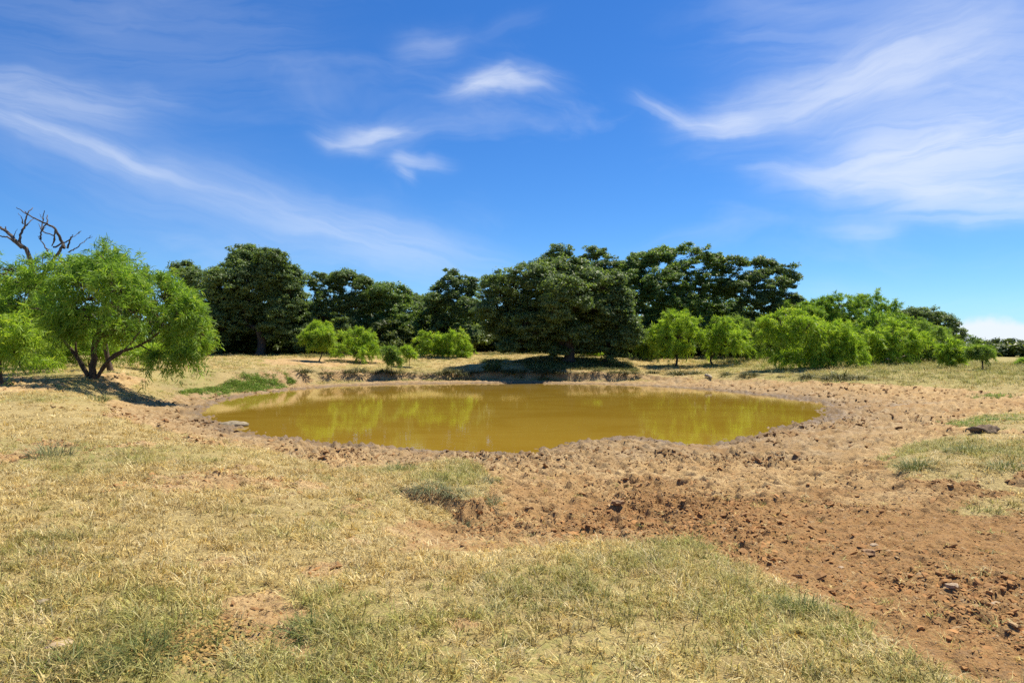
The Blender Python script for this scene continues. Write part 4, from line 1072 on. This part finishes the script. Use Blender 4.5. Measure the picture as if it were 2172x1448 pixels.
tuft(985, 1108, 340, .27, .16, .8, .0030, M_TUFT, 'big grey green tuft spilling over the eroded mound, lowest on its front')
tuft(1040, 1078, 150, .22, .09, .7, .0028, M_TUFT, 'upright tuft on the right corner of the eroded mound')
tuft(912, 1062, 260, .22, .20, 1.0, .0030, M_TUFT, 'tuft hanging over the dark hollow of the eroded mound', 1.1)
tuft(968, 1072, 200, .20, .14, .9, .0030, M_TUFT, 'ragged tuft between the hollow and the big grey green tuft', 1.0)
tuft(1028, 1048, 160, .20, .10, .8, .0030, M_TUFT, 'tuft topping the right shoulder of the eroded mound', .9)
tuft(852, 1046, 160, .18, .12, .9, .0030, M_TUFT_GREEN, 'low tuft at the left end of the eroded mound', .9)
tuft(850, 996, 240, .26, .24, .7, .0034, M_TUFT_GREEN, 'dense dark tuft near the pond above the eroded mound')
tuft(1945, 1002, 320, .30, .26, .8, .004, M_TUFT_GREEN, 'rounded dark green tuft at the front of the right grass island')
tuft(2055, 975, 260, .24, .34, .9, .004, M_TUFT_GREEN, 'wide olive tuft in the middle of the right grass island')
tuft(2140, 1012, 240, .22, .30, .9, .004, M_TUFT_GREEN, 'flat shadowed tuft at the far right of the grass island')
tuft(110, 965, 160, .34, .28, .5, .004, M_TUFT, 'loose grey green weed standing in the pale left lawn', .4)
tuft(655, 1340, 320, .16, .17, .9, .0022, M_TUFT_GREEN, 'dark green tuft right of the bare sand patch in the lawn')
tuft(160, 1425, 200, .17, .15, .7, .0022, M_TUFT_GREEN, 'fresh green tuft in the bottom left corner of the lawn')
tuft(300, 1400, 240, .19, .14, .8, .0022, M_TUFT_GREEN, 'green tuft beside the scattered droppings in the lawn')
tuft(205, 850, 200, .40, .40, .7, .007, M_TUFT_GREEN, 'tall green tuft on the lip of the left bank')
tuft(1700, 1300, 260, .15, .16, .5, .0022, M_TUFT_GREEN, 'upright green tuft on the lawn edge beside the bare dirt')
# the clumps that hang over the cut of the far bank
rb = np.random.default_rng(9)
CLG = 'grass clumps along the far bank edge'
CLL = 'brown green grass clump hanging over the eroded far bank'
cm = [tuft_mesh(rb, 170, .62, .42, .8, .016, M_TUFT_DARK, 'bank_clump', .8) for _ in range(3)]
for i, (px, py) in enumerate([(640, 797), (690, 797), (735, 795), (762, 794), (790, 795), (812, 793), (838, 795), (868, 796), (905, 798), (932, 797), (960, 796), (985, 799), (1012, 795), (1046, 792), (1078, 794), (1105, 797),
                              (1138, 795), (1170, 796), (1196, 798), (1235, 797), (1268, 795), (1300, 796), (1335, 798), (1380, 796), (1430, 799), (1470, 797), (1540, 799), (1590, 800), (1660, 803), (1710, 805), (1765, 807), (1820, 808)]):
    X, Y = pw(px + rb.uniform(-8, 8), py - 4); s = rb.uniform(.45, 1.45)
    o = thing('grass_clump', CLL, 'grass clump', (X, Y, ground_z(X, Y)), CLG); o.rotation_euler = (0, 0, rb.uniform(0, 6.28)); o.scale = (s, s, s * rb.uniform(.6, 1.1))
    link('blades', cm[i % 3], o, kind='stuff')


def rock(px, py, sx, sy, sz, mat, name, label, cat, rz=0, sink=.25, sub=3, rough=.16, group=None, zlev=None):
    rng = np.random.default_rng(int(px * 3 + py))
    if zlev is None: X, Y = pw(px, py); z = ground_z(X, Y)
    else: (X, Y), z = at_z(px, py, zlev), zlev
    me = lump_mesh(rng, name, mat, sub, rough, (sx, sy, sz))
    for p in me.polygons: p.use_smooth = sub > 2
    o = thing(name, label, cat, (X, Y, z + sz * (.5 - sink)), group, me); o.rotation_euler = (0, 0, rz)
    return o


rock(497, 903, .48, .22, .13, M_ROCK, 'rock', 'pale flat rock breaking the water at the left pond edge', 'rock', -.1, .35, 3, .2, zlev=WATER_Z)
rock(2088, 930, .25, .2, .14, M_DUNG, 'dirt_mound', 'dark clump of upturned earth beside the right grass islands', 'dirt mound', .3, .15, 3, .5)
rock(128, 1374, .070, .042, .018, M_STONE, 'stone', 'flat pale stone in a worn hollow at the bottom left', 'stone', .4, .2, 2, .25)
rock(90, 1280, .03, .03, .018, M_ROCK, 'stone', 'small whitish stone among the grass above the worn hollow', 'stone', .4, .1, 2, .25)
SG = 'stones on the bare dirt'
for px, py, s, lab in ((2115, 1286, .042, 'pale stone nearest the right edge on the bare dirt'), (2020, 1258, .034, 'flat tan stone left of the palest one on the dirt'), (1853, 1163, .030, 'small light stone in the middle of the bare dirt'),
                       (1842, 1182, .055, 'brown clod shaped stone just below the small light one'), (1984, 1095, .035, 'grey stone alone in the dark churned soil'), (1310, 1082, .06, 'brown stick like stone on the smooth dirt below the pond'), (1785, 1210, .022, 'tiny grey stone in the dirt, above the lawn edge')):
    rock(px, py, s * 1.4, s, s * .6, M_STONE if 'brown' not in lab else M_BROWN, 'stone', lab, 'stone', px * .7, .1, 2, .22, SG)


def log(px, py, px2, py2, r, name, label, lift=.05, rise=0.0):
    a = np.array([*pw(px, py), 0]); b = np.array([*pw(px2, py2), 0])
    a[2] = ground_z(a[0], a[1]) + lift; b[2] = ground_z(b[0], b[1]) + lift + rise
    c = (a + b) / 2; rng = np.random.default_rng(int(px))
    o = thing(name, label, 'log', tuple(c)); tb = Tubes()
    P = curve_pts([a - c, (a - c) * .3 + rng.normal(size=3) * .08, b - c], 9); tb.add(P, np.linspace(r, r * .6, 9) * (1 + .12 * rng.normal(size=9)), 8)
    link('wood', tb.mesh(name, M_LOG), o)


log(1497, 800, 1509, 806, .13, 'log', 'short pale log lying on the far shore', .15, .1)
log(1880, 775, 1925, 772, .07, 'fallen_branch', 'pale fallen limb under the low spreading mesquite', .5, .2)
